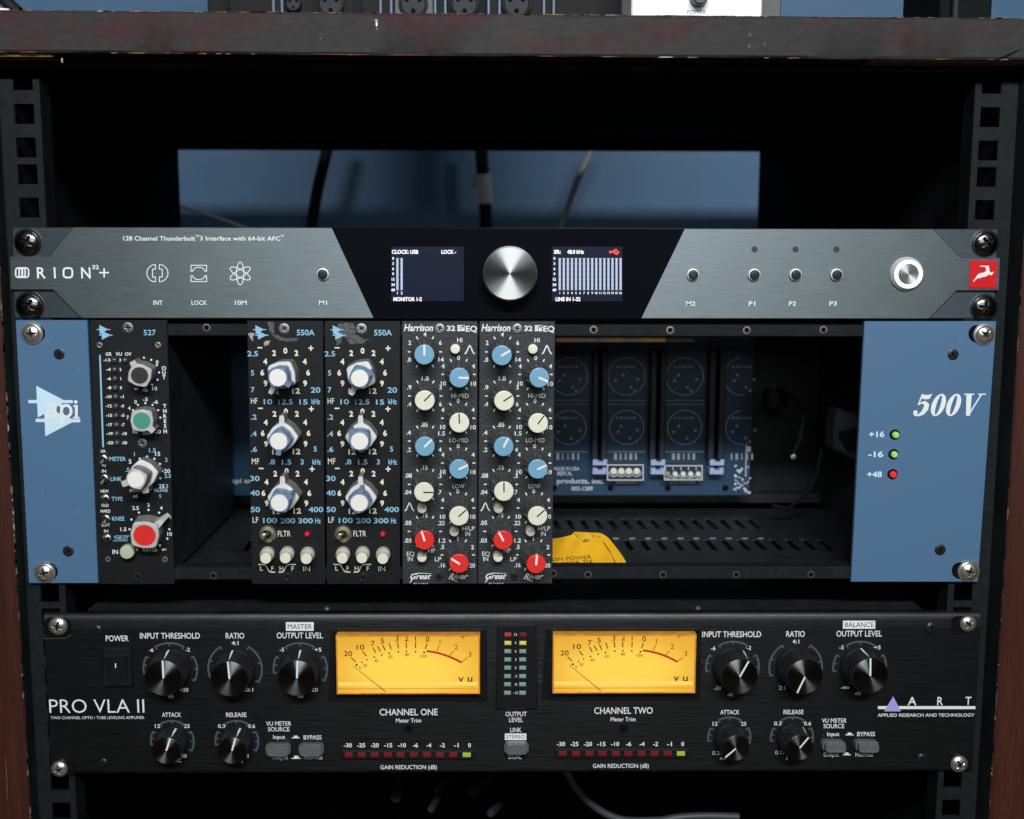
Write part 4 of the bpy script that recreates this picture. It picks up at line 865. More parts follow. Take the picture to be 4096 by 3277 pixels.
for c, x, y, cx, cy, labs, col, a1, a2, ux, uy in KN:
    for t, x0, x1, yy in labs: b.text(t, c, x0, x1, yy, 52, G, .018)
    w = ln(c, x, y, 15)
    for p, q, u, v in ((-105,-192,-85,-160),(95,-160,112,-192),(-213,0,-180,0),(182,0,217,0),(-88,165,-105,195),(92,162,112,192)): b.stroke(quad(c, (x+p,y+q),(x+u,y+v)), w, G, -.13)
for t, c, x0, x1, y in (('HI','b5',780,845,285),('HI-MID','b5',707,925,983),('LO-MID','b5',683,918,1540),('LOW','b6',722,873,455),('H/LP','b6',845,998,985),('IN','b6',882,943,1052),('HP','b6',415,505,1262),('EQ','b6',147,243,1303),('IN','b6',160,222,1367),('LP','b6',500,580,1370)): b.text(t, c, x0, x1, y, 54, G, .008)
dbell(b, 'b5', 937, 405, 125, 105, G); dbell(b, 'b6', 182, 715, 118, 100, G)
b.text('Great', 'b6', 190, 455, 1585, 70, G, .02, .5); b.text('River', 'b6', 668, 920, 1585, 70, G, .02, .5)
b.stroke(quad('b6', (225,1605),(205,1640),(185,1672)), [ln('b6',200,1640,q) for q in (14,12,5)], G, -.14); b.stroke(quad('b6', (690,1615),(720,1625),(790,1655)), [ln('b6',200,1640,q) for q in (5,12,5)], G, -.14); b.stroke(quad('b6', (200,1562),(300,1545),(460,1550)), [ln('b6',200,1640,q) for q in (4,9,4)], G, -.15)
for i in range(7): x = 230+i*27+rnd.uniform(-8,8); b.rect(*(at('b6',x,1680)+at('b6',x+rnd.uniform(8,26),1668)), -.12, .2, 'residue_light' if i % 2 else 'grey_ink')
b.build('faceplate', hq)
screw(hq, 'b5', 562, 140, 62, 'steel_screw', .16, Y=-.15, rot=10); screw(hq, 'b6', 555, 1595, 50, 'black_screw', .16, Y=-.15)
for c, x, y, r, h, m, cx, cy in (('b5',758,392,62,4,'cap_cream',755,397), ('b6',340,712,62,6,'button_aged',338,738), ('b6',745,1002,62,6,'button_aged',743,1028), ('b6',340,1322,62,6,'button_cream',338,1350)): pushbutton(hq, c, x, y, r, h, m, cx=cx, cy=cy)
HK = []; KH = 16.0
for c, x, y, cx, cy, labs, col, a1, a2, ux, uy in KN:
    X, Z = at(c, x, y); b = MB(); fl = lambda r, t, i: r*(1-.022*(1 if (t*9/pi) % 1 < .12 else 0)) if i > 2 else r
    b.lathe((0,0,0), [(6.7,0),(6.75,.8),(6.5,1.5),(5.9,2.0),(5.6,2.6),(5.25,8),(4.95,KH-1.6)], 'knob_grey_body', 108, fl, close=False)
    ob = place(b.mesh('knob', angle=28), 'knob', hq, (X,0,Z)); lean(ob, c, x, y, cx, cy, KH, a1)
    ob['label'] = {'cap_blue':'black knob with a blue cap', 'cap_cream':'black knob with a cream cap', 'cap_red':'black knob with a red cap'}[col]
    k = MB(); k.lathe((0,0,0), [(4.75,KH-1.7),(4.85,KH-1.5),(4.85,KH-.35),(4.7,KH-.1),(4.4,KH)], col, 48)
    pm = 'black_ink' if col == 'cap_cream' else 'white_ink'; wl = .33 if pm == 'black_ink' else .5; k.flat([(-wl,-.4),(wl,-.4),(wl,4.6),(-wl,4.6)], pm, -KH-.1); k.add([(-wl,-KH-.1,4.6),(wl,-KH-.1,4.6),(wl,-KH+1.6,4.93),(-wl,-KH+1.6,4.93)], [(0,1,2,3)], pm)
    co = bpy.data.objects.new('knob_cap', k.mesh('knob_cap')); COL.objects.link(co); co.parent = ob; ORG[co.name] = (X,0,Z); HK.append(ob)
hq2 = copy_tree(hq); DX = at('b5',1058,45)[0]-at('b5',85,45)[0]; hq2.location.x += DX*MM
tag(hq2, 'charcoal equalizer module with blue, cream and red knobs, beside the open bay with the tag', 'audio module', 'charcoal equalizer modules with coloured knobs')
k2 = [q for q in hq2.children if q.name.startswith('knob')]
for (c, x, y, cx, cy, labs, col, a1, a2, ux, uy), src in zip(KN, HK):
    tw = [q for q in k2 if (q.location-src.location).length < 1e-7][0]
    U, V = at(c, ux, uy, -KH); X, Z = at(c, x, y); X += DX
    tw.rotation_euler = (-math.asin(max(-.14, min(.14, (V-Z)/KH))), radians(a2), math.asin(max(-.14, min(.14, (U-X)/KH))))

# ------------------------------------------------------------------ 2U tube compressor
art = thing('tube_compressor', 'black tube compressor with two glowing yellow needle meters, lowest unit in the rack', 'compressor', (0,0,-237))
b = MB()
ptl, ptr, pbr, pbl = at('c1',118,100), at('c4',1893,80), at('c4',1893,1065), at('c1',118+10,1205)
xl, xr_ = ptl[0]+.5, ptr[0]; zt_, zb_ = (ptl[1]+ptr[1])/2, (pbr[1]+pbl[1])/2
prof = [(6,zt_-.2),(2.2,zt_),(1.45,zt_-.5),(.8,zt_-1.7),(.3,zt_-4.0),(0,zt_-8.0),(0,zb_+2.5),(.2,zb_+1.3),(.8,zb_+.5),(2,zb_),(6,zb_)]
vs = [(x, y, z) for x in (xl, xr_) for y, z in prof]; n = len(prof)
b.add(vs, [(i, i+1, n+i+1, n+i) for i in range(5, n-1)], 'panel_black'); b.add(vs, [(i, i+1, n+i+1, n+i) for i in range(5)], 'panel_highlight'); b.add(vs[:n], [tuple(range(n))], 'panel_black'); b.add(vs[n:], [tuple(range(n))], 'panel_black')
b.cube(-218, 218, 6, 230, zb_+2, zt_-2.5, 'chassis_black')
for c, x, y, w, h in (('c1',225,192,190,140), ('c1',280,1160,130,100), ('c4',1775,150,140,100), ('c4',1745,1000,120,90)): b.flat(rrect(c, x, y, w, h, h*.35), 'hole_black', -.06)
b.stroke([at('c1',125,266), at('c1',285,264), at('c1',318,240)], ln('c1',200,260,5), 'device_grey', -.1)
Wk = 'white_ink'
for t, x0, x1, y, h in (('POWER',557,715,265,40),('INPUT THRESHOLD',793,1207,247,40),('RATIO',1385,1513,247,40),('OUTPUT LEVEL',1737,2055,245,40),('4:1',1425,1473,297,28),('-6',857,887,345,27),('-2',1108,1138,343,27),('+20',1065,1127,620,28),('dB',985,1027,665,22),('20:1',1497,1575,620,28),('-5',1758,1787,343,27),('+5',1998,2045,343,27),('+20',1952,2020,620,28),('dB',1880,1922,665,22),
        ('ATTACK',945,1077,792,30),('RELEASE',1388,1528,792,30),('12',897,933,870,26),('25',1097,1137,870,26),('50',1080,1115,1075,26),('SEC',1020,1077,1107,26),('0.3',1332,1380,870,26),('0.6',1540,1588,870,26),('3',1538,None,1075,26),('S',1497,None,1112,22),('VU METER',1663,1837,853,30),('SOURCE',1677,1825,892,30),('Input',1712,1795,945,27),('BYPASS',1922,2045,948,30),('Output',1702,1815,1087,26),('Normal',1925,2050,1087,26)): b.text(t, 'c1', x0, x1, y, h, Wk, .008)
b.text('PRO VLA II', 'c1', 168, 823, 732, 98, 'white_ink', -.006); b.text('TWO CHANNEL OPTO / TUBE LEVELING AMPLIFIER', 'c1', 178, 823, 812, 20, Wk, .0)
for t, x0, x1, y, h in (('INPUT THRESHOLD',168,532,212,36),('RATIO',687,802,210,36),('OUTPUT LEVEL',997,1278,208,36),('4:1',725,767,257,25),('-6',222,250,298,24),('-2',445,470,296,24),('-30',240,283,545,25),('dB',325,358,585,20),('2:1',640,680,542,25),('-5',1015,1042,293,24),('+5',1230,1270,293,24),('dB',1110,1147,577,20),('ATTACK',280,398,693,27),('RELEASE',670,793,692,27),('12',232,263,765,24),('25',408,440,765,24),('0.25',230,295,945,24),('mS',278,312,977,20),('0.3',612,657,763,24),('0.6',797,840,763,24),('0.15',618,677,942,24),('S',690,None,977,20),
        ('VU METER',907,1060,745,27),('SOURCE',917,1045,779,27),('Input',940,1015,828,25),('BYPASS',1125,1235,828,27),('Output',917,1013,955,24),('Normal',1115,1222,955,24),('A',1437,1492,625,52),('R',1620,1655,625,52),('T',1793,1830,623,50),('APPLIED RESEARCH AND TECHNOLOGY',1252,1850,711,20)): b.text(t, 'c4', x0, x1, y, h, Wk if t not in ('-30','2:1','0.25','0.15') else 'grey_ink', .008)
b.text('-∞', 'c4', 1027, 1077, 540, 25, 'cream_ink', .01)
for t, x0, x1, y, h in (('CHANNEL ONE',528,985,882,52),('Meter Trim',657,855,948,33),('GAIN REDUCTION (dB)',535,978,1315,33),('OUTPUT',1518,1685,897,36),('LEVEL',1547,1655,943,36),('LINK',1555,1643,1022,35),('DUAL',1543,1645,1236,28)): b.text(t, 'c2', x0, x1, y, h, Wk, .008)
for t, x0, x1, y, h in (('CHANNEL TWO',643,1103,870,52),('Meter Trim',772,968,938,33),('GAIN REDUCTION (dB)',632,1072,1305,33)): b.text(t, 'c3', x0, x1, y, h, Wk, .008)
gx = ((247,310),(352,415),(458,522),(563,628),(672,735),(790,830),(897,935),(1003,1042),(1113,1150),(1224,1246))
for t, (x0, x1) in zip(('-30','-25','-20','-15','-10','-6','-4','-2','-1','0'), gx): b.text(t, 'c2', x0, x1, 1143, 33, Wk, .02); b.text(t, 'c3', x0+103, x1+104, 1133, 33, Wk, .02)
for c, x0, x1, y0, y1, t, a, d, h in (('c1',1800,1992,153,213,'MASTER',1813,1980,34),('c4',1037,1237,128,178,'BALANCE',1050,1227,30),('c2',1513,1682,1050,1102,'STEREO',1525,1670,30)):
    b.flat(quad(c, (x0,y0),(x1,y0),(x1,y1),(x0,y1)), Wk, -.12); b.text(t, c, a, d, (y0+y1)/2, h, 'black_ink', .0, y=-.18)
b.flat(quad('c4', (1253,656),(1855,656),(1855,674),(1253,674)), Wk, -.12); b.flat(quad('c4', (1347,595),(1396,688),(1291,688)), 'lavender_ink', -.16)
for c, x, y, k in (('c1',1868,950,1),('c1',1872,1092,1.2),('c4',1078,832,.9),('c4',1060,955,.9)): b.flat(quad(c, (x-27*k,y-2),(x+27*k,y-2),(x+27*k,y+4),(x-27*k,y+4)), Wk, -.12); b.flat(quad(c, (x-13*k,y-14*k),(x+13*k,y-14*k),(x+13*k,y),(x-13*k,y)), Wk, -.13)
AK = [('c1',1003,475,955,540,185,0,1,10.4),('c1',1450,475,1411,545,185,-3,0,10.4),('c1',1900,475,1876,540,185,3,1,10.4),('c4',355,415,400,475,163,28,1,10.4),('c4',745,415,812,475,163,204,0,10.4),('c4',1140,415,1208,470,163,-2,1,10.4),
      ('c1',1017,975,975,1040,148,19,1,8.0),('c1',1462,975,1428,1040,148,17,1,8.0),('c4',335,850,378,918,131,228,1,8.0),('c4',722,850,780,915,131,38,1,8.0)]
for c, x, y, cx, cy, rr, a, three, R in AK:                # grey segmented scale round each knob
    X, Z = at(c, x, y); r1 = ln(c, x, y, rr); t = .95
    for a0, a1 in (((-32,32),(-100,-62),(62,118)) if three else ((-110,-32),(32,122))):
        b.ring(X, Z, r1-t/2, r1+t/2, -.1, 'scale_ink', a0, a1, 24)
        for q in (a0, (a0+a1)/2, a1): s_, c_ = sin(radians(q)), cos(radians(q)); b.stroke([(X+(r1-1.6)*s_, Z+(r1-1.6)*c_), (X+(r1+.3)*s_, Z+(r1+.3)*c_)], .8, 'scale_ink', -.11)
for i in range(28):                                        # fine pale lines along the brushing
    x = rnd.uniform(1980,2260); y = rnd.uniform(2560,2800); X, Z = at('s', x if i % 2 else x+850*rnd.random(), y); l = rnd.uniform(1,6); b.stroke([(X,Z),(X+l,Z+rnd.uniform(-.1,.1))], .18, 'scale_ink', -.09)
b.build('faceplate', art)
for c, x, y, cx, cy, rr, a, three, R in AK:
    X, Z = at(c, x, y); H = 13.0 if R > 9 else 11.0; fl = lambda r, t, i: r*(1-.03*(1 if (t*30/pi) % 1 < .45 else 0)) if 1 < i < 5 else r
    k = MB(); k.lathe((0,0,0), [(R,0),(R,1.2),(R*.985,1.6),(R*.93,H-1.6),(R*.93,H-1.3),(R*.92,H-.5),(R*.88,H)], 'knob_black', 240, fl, close=False)
    k.flat([(-.45,0),(.45,0),(.45,R*.88),(-.45,R*.88)], 'white_ink', -H-.14); k.add([(-.45,-H-.14,R*.88),(.45,-H-.14,R*.88),(.45,-1.5,R+.12),(-.45,-1.5,R+.12)], [(0,1,2,3)], 'white_ink')
    ob = place(k.mesh('knob', angle=24), 'knob', art, (X,0,Z)); lean(ob, c, x, y, cx, cy, H, a)
    f = MB(); f.lathe((0,0,0), [(R*.88,H),(R*.87,H+.06),(.02,H+.06)], 'spun_black', 64)
    co = bpy.data.objects.new('knob_face', f.mesh('knob_face')); COL.objects.link(co); co.parent = ob; co.rotation_euler = (0, -radians(a), 0)
# power rocker
b = MB(); b.prism(quad('c1', (545,322),(742,322),(745,588),(548,588)), -2.4, 0, 'plastic_black', .6); rk = b.build('power_switch', art)
b = MB(); P = quad('c1', (572,372),(712,372),(714,572),(575,572)); m_ = (P[0][1]+P[2][1])/2
b.add([(P[0][0],-2.3,P[0][1]),(P[1][0],-2.3,P[1][1]),(P[1][0],-5.4,P[1][1]),(P[0][0],-5.4,P[0][1]),(P[0][0],-3.6,m_),(P[1][0],-3.6,m_),(P[3][0],-2.6,P[3][1]),(P[2][0],-2.6,P[2][1])], [(0,1,2,3),(3,2,5,4),(4,5,7,6)], 'plastic_black')
X, Z = at('c1', 628, 450, -4); b.stroke([(X,Z+1.2),(X,Z-1.2)], .5, 'white_ink', -4.75); b.build('rocker', rk)
# clear push buttons
def clearbtn(c, x, y, cx, cy, w, h, H=6.0):
    X, Z = at(c, x, y); U, V = at(c, cx, cy, -H); Wd, Ht = ln(c, x, y, w), ln(c, x, y, h); b = MB(); n = 6; r = min(Wd, Ht)*.32
    rings = []
    for hh, k in ((0,1.0),(H*.5,1.0),(H*.52,.9),(H*.94,.88),(H,.8)):
        P = []
        for sx, sz, a in ((1,1,0),(1,-1,90),(-1,-1,180),(-1,1,270)):
            for i in range(n+1): t = radians(a+90*i/n); P.append((X+(U-X)*hh/H+k*(sx*(Wd/2-r)+r*sin(t)), -hh, Z+(V-Z)*hh/H+k*(sz*(Ht/2-r)+r*cos(t))))
        rings.append(P)
    m = len(rings[0]); vs = [v for q in rings for v in q]
    b.add(vs, [(i*m+j, i*m+(j+1)%m, (i+1)*m+(j+1)%m, (i+1)*m+j) for i in range(4) for j in range(m)]+[tuple(range(m))[::-1], tuple(range(4*m, 5*m))], 'clear_button')
    b.build('push_button', art, (X,0,Z), recalc=True)
clearbtn('c1', 1750, 1020, 1742, 1048, 172, 82); clearbtn('c1', 1978, 1020, 1970, 1048, 172, 82); clearbtn('c2', 1603, 1150, 1606, 1182, 190, 92); clearbtn('c4', 968, 888, 997, 920, 140, 62); clearbtn('c4', 1172, 888, 1202, 920, 140, 62)
for c, x, y in (('c2',757,1015),('c3',873,1010)):
    X, Z = at(c, x, y); r = ln(c, x, y, 42); b = MB(); b.lathe((X,0,Z), [(r,0),(r,.25),(r*.8,.3),(r*.75,.05)], 'plastic_black', 28, close=False); b.disc(X, Z, r*.78, -.08, 'hole_black'); b.build('meter_trim', art)
# VU meters
def meter():
    x0, x1, y0, y1 = 192, 1322, 248, 730; H = 6.0
    b = MB(); o = quad('c2', (140,238),(1372,238),(1378,800),(122,800)); i_ = [at('c2',*p,-1.6) for p in ((180,244),(1332,244),(1326,742),(184,742))]
    b.add([(x,0,z) for x, z in o]+[(x,-1.6,z) for x, z in i_], [(0,1,5,4),(1,2,6,5),(2,3,7,6),(3,0,4,7)], 'plastic_black')
    for (p, q_) in zip(o, i_): b.tube([(p[0],-.1,p[1]), (q_[0],-1.6,q_[1])], .45, 'plastic_gloss', 10)
    mt = b.build('vu_meter', art, (*at('c2',750,490)[:1], 0, at('c2',750,490)[1]))
    b = MB(); base = [at('c2',*p) for p in ((198,250),(1318,250),(1314,704),(204,704))]; fr = base
    b.add([(x,0,z) for x, z in base]+[(x,-H,z) for x, z in base], [(0,1,5,4),(1,2,6,5),(2,3,7,6),(3,0,4,7)], 'meter_side')
    xl, xh, zl, zh = base[3][0], base[1][0], base[2][1], base[0][1]
    b.flat([(xl+.3,zl+.3),(xh-.3,zl+.3),(xh-.3,zh-.3),(xl+.3,zh-.3)], 'meter_plate', -H+.5)
    for q, (a0, a1, c0, c1) in enumerate(((xl,xl+.7,zl,zh), (xh-.7,xh,zl,zh), (xl+.7,xh-.7,zh-.5,zh), (xl+.7,xh-.7,zl,zl+.5))): b.rect(a0, c0, a1, c1, -H-.2, -H+.4, 'meter_side')
    MY_ = -H+.5; q = lambda x, y: at('c2', x, y, MY_); K = 'black_ink'; R = 'red_ink'; tk = dict(y=MY_-.1, Y=MY_)
    for t, a, d, y, h, m in (('20',247,312,422,40,K),('10',347,408,372,40,K),('7',475,None,343,42,K),('5',550,None,323,42,K),('3',665,None,305,42,K),('2',740,None,303,42,K),('1',810,None,303,42,K),('0',905,None,310,42,K),('1',1003,None,332,40,R),('2',1130,None,370,40,R),('3',1238,None,427,40,R),
            ('0',373,None,532,20,K),('20',398,430,515,22,K),('40',485,517,478,22,K),('60',598,630,447,22,K),('80',727,760,432,22,K),('100',848,898,442,22,K)): b.text(t, 'c2', a, d, y, h+1, m, .008 if h > 30 else 0, **tk)
    b.text('v u', 'c2', 1145, 1258, 617, 56, K, .01, **tk)
    for x, y, u, v in ((303,453,340,487),(395,405,425,443),(475,375,498,415),(512,365,535,405),(553,355,572,398),(603,342,620,388),(670,333,675,380),(737,333,738,378),(812,333,810,378),(900,343,887,385)): b.stroke([q(x,y),q(u,v)], .5, K, MY_-.1)
    for x, y, u, v in ((998,360,978,402),(1108,402,1078,440),(1218,455,1172,492),(1165,288,1197,290),(1181,274,1180,306)): b.stroke([q(x,y),q(u,v)], .42, R, MY_-.11)
    for x, y, r in ((347,512,9),(390,490,6),(430,470,6),(485,450,7),(545,432,7),(603,420,7),(675,408,7),(740,405,7),(810,407,7),(878,413,8)): X, Z = q(x,y); b.disc(X, Z, ln('c2',x,y,r,MY_), MY_-.1, K, 14)
    b.stroke([q(897+275*t, 402+26*t+64*t*t) for t in [i/12 for i in range(13)]], ln('c2',1000,420,17,MY_), R, MY_-.12)
    z2 = q(750,697)[1]; b.rect(xl+.4, z2-.12, xh-.4, z2+.12, MY_-.4, MY_-.05, 'meter_side'); za, zb2 = q(750,645)[1], q(750,676)[1]; b.flat([(xl+1,zb2),(xh-1.2,zb2),(xh-1.2,za),(xl+1,za)], 'meter_reflection', MY_-.05)  # bright band painted as a reflection across the dial's foot
    b.build('dial', mt)
    b = MB(); p, r = at('c2',318,518,MY_-.6), at('c2',572,720,MY_-.6); d = (r[0]-p[0], r[1]-p[1]); b.tube([(p[0],MY_-.6,p[1]), ((p[0]+r[0])/2,MY_-.6,(p[1]+r[1])/2), (r[0],MY_-.6,r[1])], [.10,.14,.2], 'black_ink', 8); b.build('needle', mt)
    return mt
mt = meter(); m2 = copy_tree(mt); dx = at('c3',303,480)[0]-at('c2',190,480)[0]; dz = at('c3',303,245)[1]-at('c2',190,250)[1]; m2.location.x += dx*MM; m2.location.z += dz*MM
# output level ladder
b = MB(); o = quad('c2', (1445,190),(1768,188),(1778,850),(1440,850)); i_ = [at('c2',*p,-1.8) for p in ((1448,186),(1762,184),(1762,842),(1444,842))]
b.prism([at('c2',*p) for p in ((1452,205),(1466,190),(1748,188),(1764,203),(1768,838),(1758,850),(1450,852),(1440,840))], -1.8, 0, 'plastic_black', .7)
LY = (272,338,403,468,533,599,663,730)
for t, y in zip(('12','9','6','3','0','-3','-8','-15'), LY): b.text(t, 'c2', 1598, None, y, 20, 'white_ink', .0, y=-1.95, Y=-1.8)
lad = b.build('level_ladder', art)
for j, x in enumerate((1537,1655)):
    for i, y in enumerate(LY):
        b = MB(); m = ('led_pink' if j == 0 else 'led_gr') if i == 0 else ('led_yellow' if i == 1 else 'led_pale'); w2 = 27; P = [at('c2', *p, -1.8) for p in ((x-w2+i*-.5,y-15),(x+w2-i*.5,y-15),(x+w2-i*.5,y+16),(x-w2-i*.5,y+16))]
        b.prism(P, -2.7, -1.7, m, .45); c0 = (sum(p[0] for p in P)/4, -1.8, sum(p[1] for p in P)/4); b.build('indicator_light', lad, c0)
for c, x0, x1, y0, y1, xs, ym in (('c2',236,1275,1182,1250,(285,387,490,592,693,798,900,1003,1107,1213),1218), ('c3',335,1384,1170,1242,(395,500,605,707,812,912,1015,1118,1222,1325),1208)):
    b = MB(); b.prism(quad(c, (x0,y0),(x1,y0),(x1,y1),(x0,y1)), -1.2, 0, 'plastic_black', .5); gb = b.build('gain_meter', art)
    for i, x in enumerate(xs): b = MB(); P = [at(c, *p, -1.2) for p in ((x-32,ym-17),(x+32,ym-17),(x+32,ym+18),(x-32,ym+18))]; b.prism(P, -1.6, -1.1, 'led_gr' if i < 9 else 'led_lime', .25); b.build('indicator_light', gb, (sum(p[0] for p in P)/4, -1.2, sum(p[1] for p in P)/4))
for c, x, y, r, st in (('c1',232,178,64,'chrome'),('c1',240,1163,56,'chrome'),('c4',1808,145,50,'chrome'),('c4',1752,1010,53,'chrome')): screw(art, c, x, y, r, st, .62, Y=-.2, name='rack_screw')
for c, x, y, r in (('c1',500,205,33),('c1',543,1120,28),('c4',1580,170,34),('c4',1522,975,28)): screw(art, c, x, y, r, 'black_screw', .5, Y=-.05)
for c, x, y in (('c1',2085,72),('c4',140,57)):
    b = MB(); YY = 18; X, Z = at(c, x, y+6, YY); b.lathe((0,0,0), [(2.6,0),(2.5,.8),(1.6,1.5),(.4,1.6)], 'steel_screw', 24); ob = place(b.mesh('lid_screw'), 'lid_screw', art, (X,YY,zt_-2.6)); ob.rotation_euler = (radians(-90),0,0)

# ------------------------------------------------------------------ cables seen through the open back
def cable(name, c, pts, Y, w, m, label, parts=None, depth=None):
    b = MB(); r = ln(c, pts[0][0], pts[0][1], w/2, Y); P = []
    n = len(pts)
    for i in range(n-1):                                   # Catmull-Rom through the readings
        p = [pts[max(i-1,0)], pts[i], pts[i+1], pts[min(i+2,n-1)]]
        for j in range(8):
            t = j/8; f = lambda k: .5*(2*p[1][k]+(p[2][k]-p[0][k])*t+(2*p[0][k]-5*p[1][k]+4*p[2][k]-p[3][k])*t*t+(3*p[1][k]-p[0][k]-3*p[2][k]+p[3][k])*t**3)
            P.append(at3(c, f(0), f(1), Y))
    P.append(at3(c, *pts[-1], Y)); b.tube(P, r, m)
    o = P[len(P)//2]; return tag(b.build(name, None, o), label, 'cable')
cable('cable', 'a1', [(2060,700),(2020,900),(1960,1150),(1920,1390),(1905,1560)], 545, 72, 'cable_black', 'thick black cable curving down behind the rack, left of the taped one')
tcb = cable('cable', 'a2', [(955,700),(962,930),(978,1150),(993,1400),(1000,1560)], 540, 78, 'cable_black', 'black cable wrapped with white tape, hanging behind the rack')
b = MB(); YT = 540; P = [at3('a2', x, y, YT) for x, y in ((972,1075),(976,1120),(980,1165),(984,1210),(988,1255))]; b.tube(P, [ln('a2',970,1100,q,YT) for q in (46,50,51,50,47)], 'tape_white', 16)
b.prism([at('a2',*p,YT-1) for p in ((948,1050),(872,1112),(900,1150),(948,1178))], YT-1, YT+.5, 'tape_white'); b.prism([at('a2',*p,YT+2) for p in ((1010,1045),(1026,1030),(1036,1250),(1012,1258))], YT+1, YT+4, 'tape_white'); b.build('tape', tcb)
cable('cable', 'a2', [(1715,760),(1650,910),(1560,1100),(1500,1260),(1450,1410),(1420,1560)], 560, 40, 'cable_grey', 'light grey cable hanging behind the rack, right of the taped one')
cable('cable', 'a1', [(1040,1250),(1115,1270),(1300,1328),(1500,1402),(1640,1470)], 540, 20, 'cable_white', 'thin white cable sagging low behind the rack, at the left end of the opening')

# ------------------------------------------------------------------ dim plugs and cables under the lowest unit
def plug(x0, y0, x1, y1, Y, w, label):
    p, q = Vector(at3('c2', x0, y0, Y)), Vector(at3('c2', x1, y1, Y+25)); r = ln('c2', x0, y0, w/2, Y); b = MB()
    L_ = lambda t: tuple(p+(q-p)*t); b.tube([L_(0),L_(.04),L_(.5),L_(.52),L_(.6),L_(.8),L_(1)], [r*.8,r,r,r*.9,r*.9,r*.6,r*.5], 'plug_grey', 20); b.tube([L_(.97),L_(1.4),L_(2.2)], r*.35, 'cable_black', 10)
    t = tag(b.build('cable_plug', None, tuple(p)), label, 'plug', 'dark cable plugs under the lowest unit'); return t
plug(655,1560,670,1380,60,95,'upright grey cable plug below the left meter, the leftmost under the compressor')
plug(980,1500,1130,1360,70,85,'slanting grey cable plug below the output ladder, between two others')
plug(1250,1520,1400,1370,80,100,'slanting grey cable plug under the lowest unit, beside the curving grey cable')
plug(930,1650,1010,1520,40,60,'small low cable plug below the left meter')
plug(1400,1680,1500,1590,50,70,'low slanting cable plug at the bottom edge, left of the curved cable')
cable('cable', 'c3', [(400,1300),(440,1380),(520,1510),(640,1620),(760,1695),(900,1735),(1150,1735),(1300,1712),(1500,1700),(1780,1705)], 70, 60, 'cable_dark_grey', 'grey cable looping along the bottom under the right meter')

# ------------------------------------------------------------------ gear standing on top of the rack
tz = zt+.05
wd = thing('desktop_device', 'white box with a round black power knob, standing on top of the rack', 'audio device', (at('a3',200,90,-6)[0],-6,tz))
WYY = -6; b = MB(); x0 = at('a2',1888,60,WYY)[0]; x1 = at('a3',543,60,WYY)[0]; b.rect(x0, tz, x1, tz+45, WYY, WYY+110, 'device_white', .8)
b.text('POWER', 'a3', 82, 198, 75, 24, 'device_grey', .0, y=WYY-.1, Y=WYY); b.build('case', wd)
X, Z = at('a3', 150, -12, WYY); b = MB(); R = ln('a3',150,0,56,WYY); b.lathe((X,WYY,Z), [(R,0),(R,2),(R*.9,6),(R*.8,6.5)], 'knob_black', 32); b.build('power_knob', wd, (X,WYY,Z))
b = MB(); x2 = at('a3',660,60,6)[0]; b.rect(x1+.1, tz, x2, tz+40, 6, 90, 'device_grey', .5); b.build('side_plate', wd)
pp = thing('patch_panel', 'dark multi socket panel with round sockets, standing on the left half of the rack top', 'patch panel', (at('a2',300,80,40)[0],40,tz))
PYY = 40; b = MB(); x0 = at('a1',1278,60,PYY)[0]; x1 = at('a2',1880,60,PYY)[0]; b.rect(x0, tz, x1, tz+250, PYY, PYY+160, 'cable_black', .6)
for c, a, d in (('a1',1282,1418),('a2',-70,0),('a2',175,230),('a2',430,668),('a2',752,990)): b.rect(at(c,a,40,PYY)[0], tz, at(c,d,40,PYY)[0], tz+50, PYY-1.0, PYY, 'device_grey' if a == 430 else 'device_dark', .4)
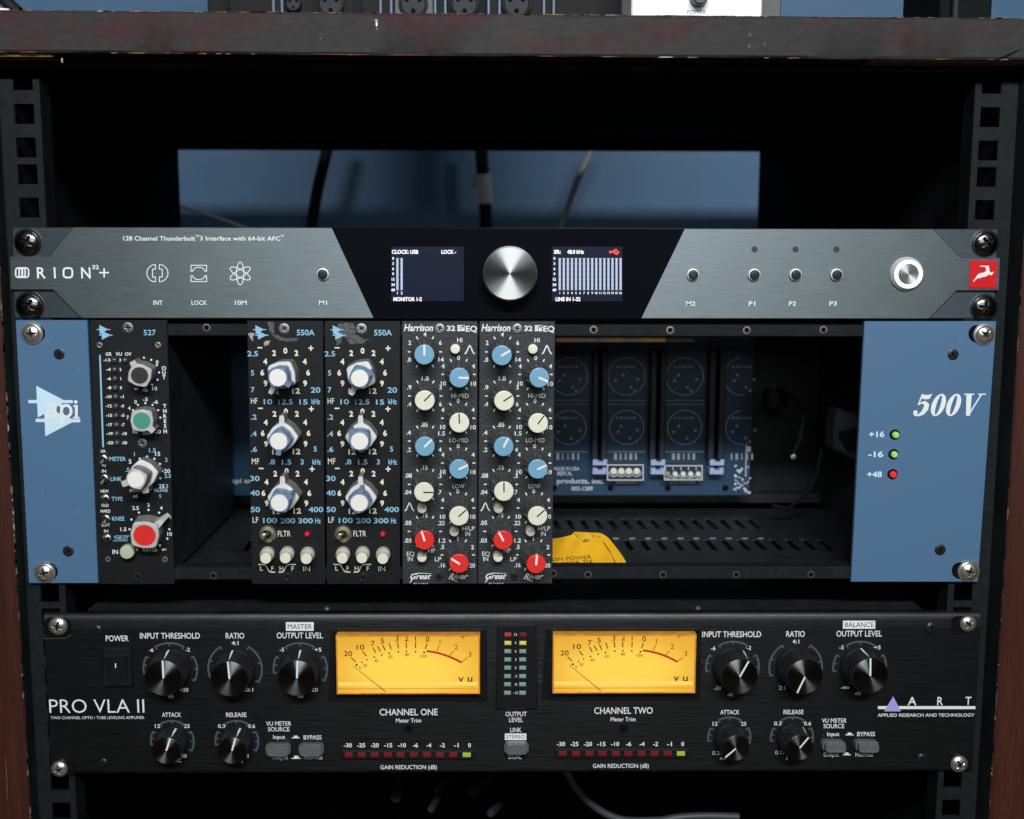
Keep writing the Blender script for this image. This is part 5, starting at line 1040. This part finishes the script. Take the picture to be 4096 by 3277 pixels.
for c, x in (('a1',1690),('a1',1742),('a2',345),('a2',410),('a2',680),('a2',742),('a2',1008),('a2',1075),('a2',1348),('a2',1408)): X = at(c, x, 40, PYY)[0]; b.lathe((0,0,0), [(0,0)], 'silver', 3, close=False); b.tube([(X,PYY-2,tz),(X,PYY-2,tz+25),(X,PYY-2,tz+50)], .8, 'trim_blue', 10)
b.build('case', pp)
for c, x, r in (('a1',2040,82),('a1',1810,50),('a2',545,90),('a2',860,90),('a2',1180,90)):
    X, Z = at(c, x, 25, PYY); R = ln(c, x, 25, r, PYY); b = MB(); b.lathe((X,PYY-1,Z), [(R,0),(R,2),(R*.85,2.4),(R*.8,1.2)], 'plug_grey', 32); 
    for q in (0, 120, 240): b.disc(X+R*.5*sin(radians(q+60)), Z+R*.5*cos(radians(q+60)), R*.16, PYY-2.5, 'hole_black', 14)
    b.build('socket', pp, (X,PYY,Z))
b = MB(); X, Z = at('a1', 1240, 50, 20); b.tube([(X-5,20,tz+2.6),(X-3,20,tz+3.4),(X+2,22,tz+4.2),(X+9,26,tz+5)], [1.5,2.6,2.8,2.2], 'silver', 16); tag(b.build('jack_plug', None, (X,20,tz)), 'short silver jack plug lying on the rack top beside the socket panel', 'plug')
b = MB(); b.tube([at3('a1', x, y, -2) for x, y in ((-60,-80),(20,-10),(75,45),(112,78))], 3.0, 'cable_black', 12)
st = tag(b.build('cable', None, at3('a1', 60, 40, -2)), 'black cable end with a white collar on the left corner of the rack top', 'cable')
b = MB(); X, Z = at('a1', 20, 66, -5); b.tube([(X-8,-5,tz+1.8),(X-2,-5,tz+1.8),(X+3,-5,tz+1.7)], [1.7,1.7,1.3], 'device_white', 12); b.build('collar', st)
b = MB(); x0 = at('a3',1640,60,60)[0]; x1 = at('a3',1960,60,60)[0]; b.rect(x0, tz, x1, tz+60, 60, 120, 'interior_black', 1); b.tube([((x0*3+x1)/4,57,tz),((x0*3+x1)/4,57,tz+60)], 2.0, 'plug_grey', 12)
tag(b.build('dark_box', None, (x0,60,tz)), 'black box standing at the right end of the rack top', 'audio device')
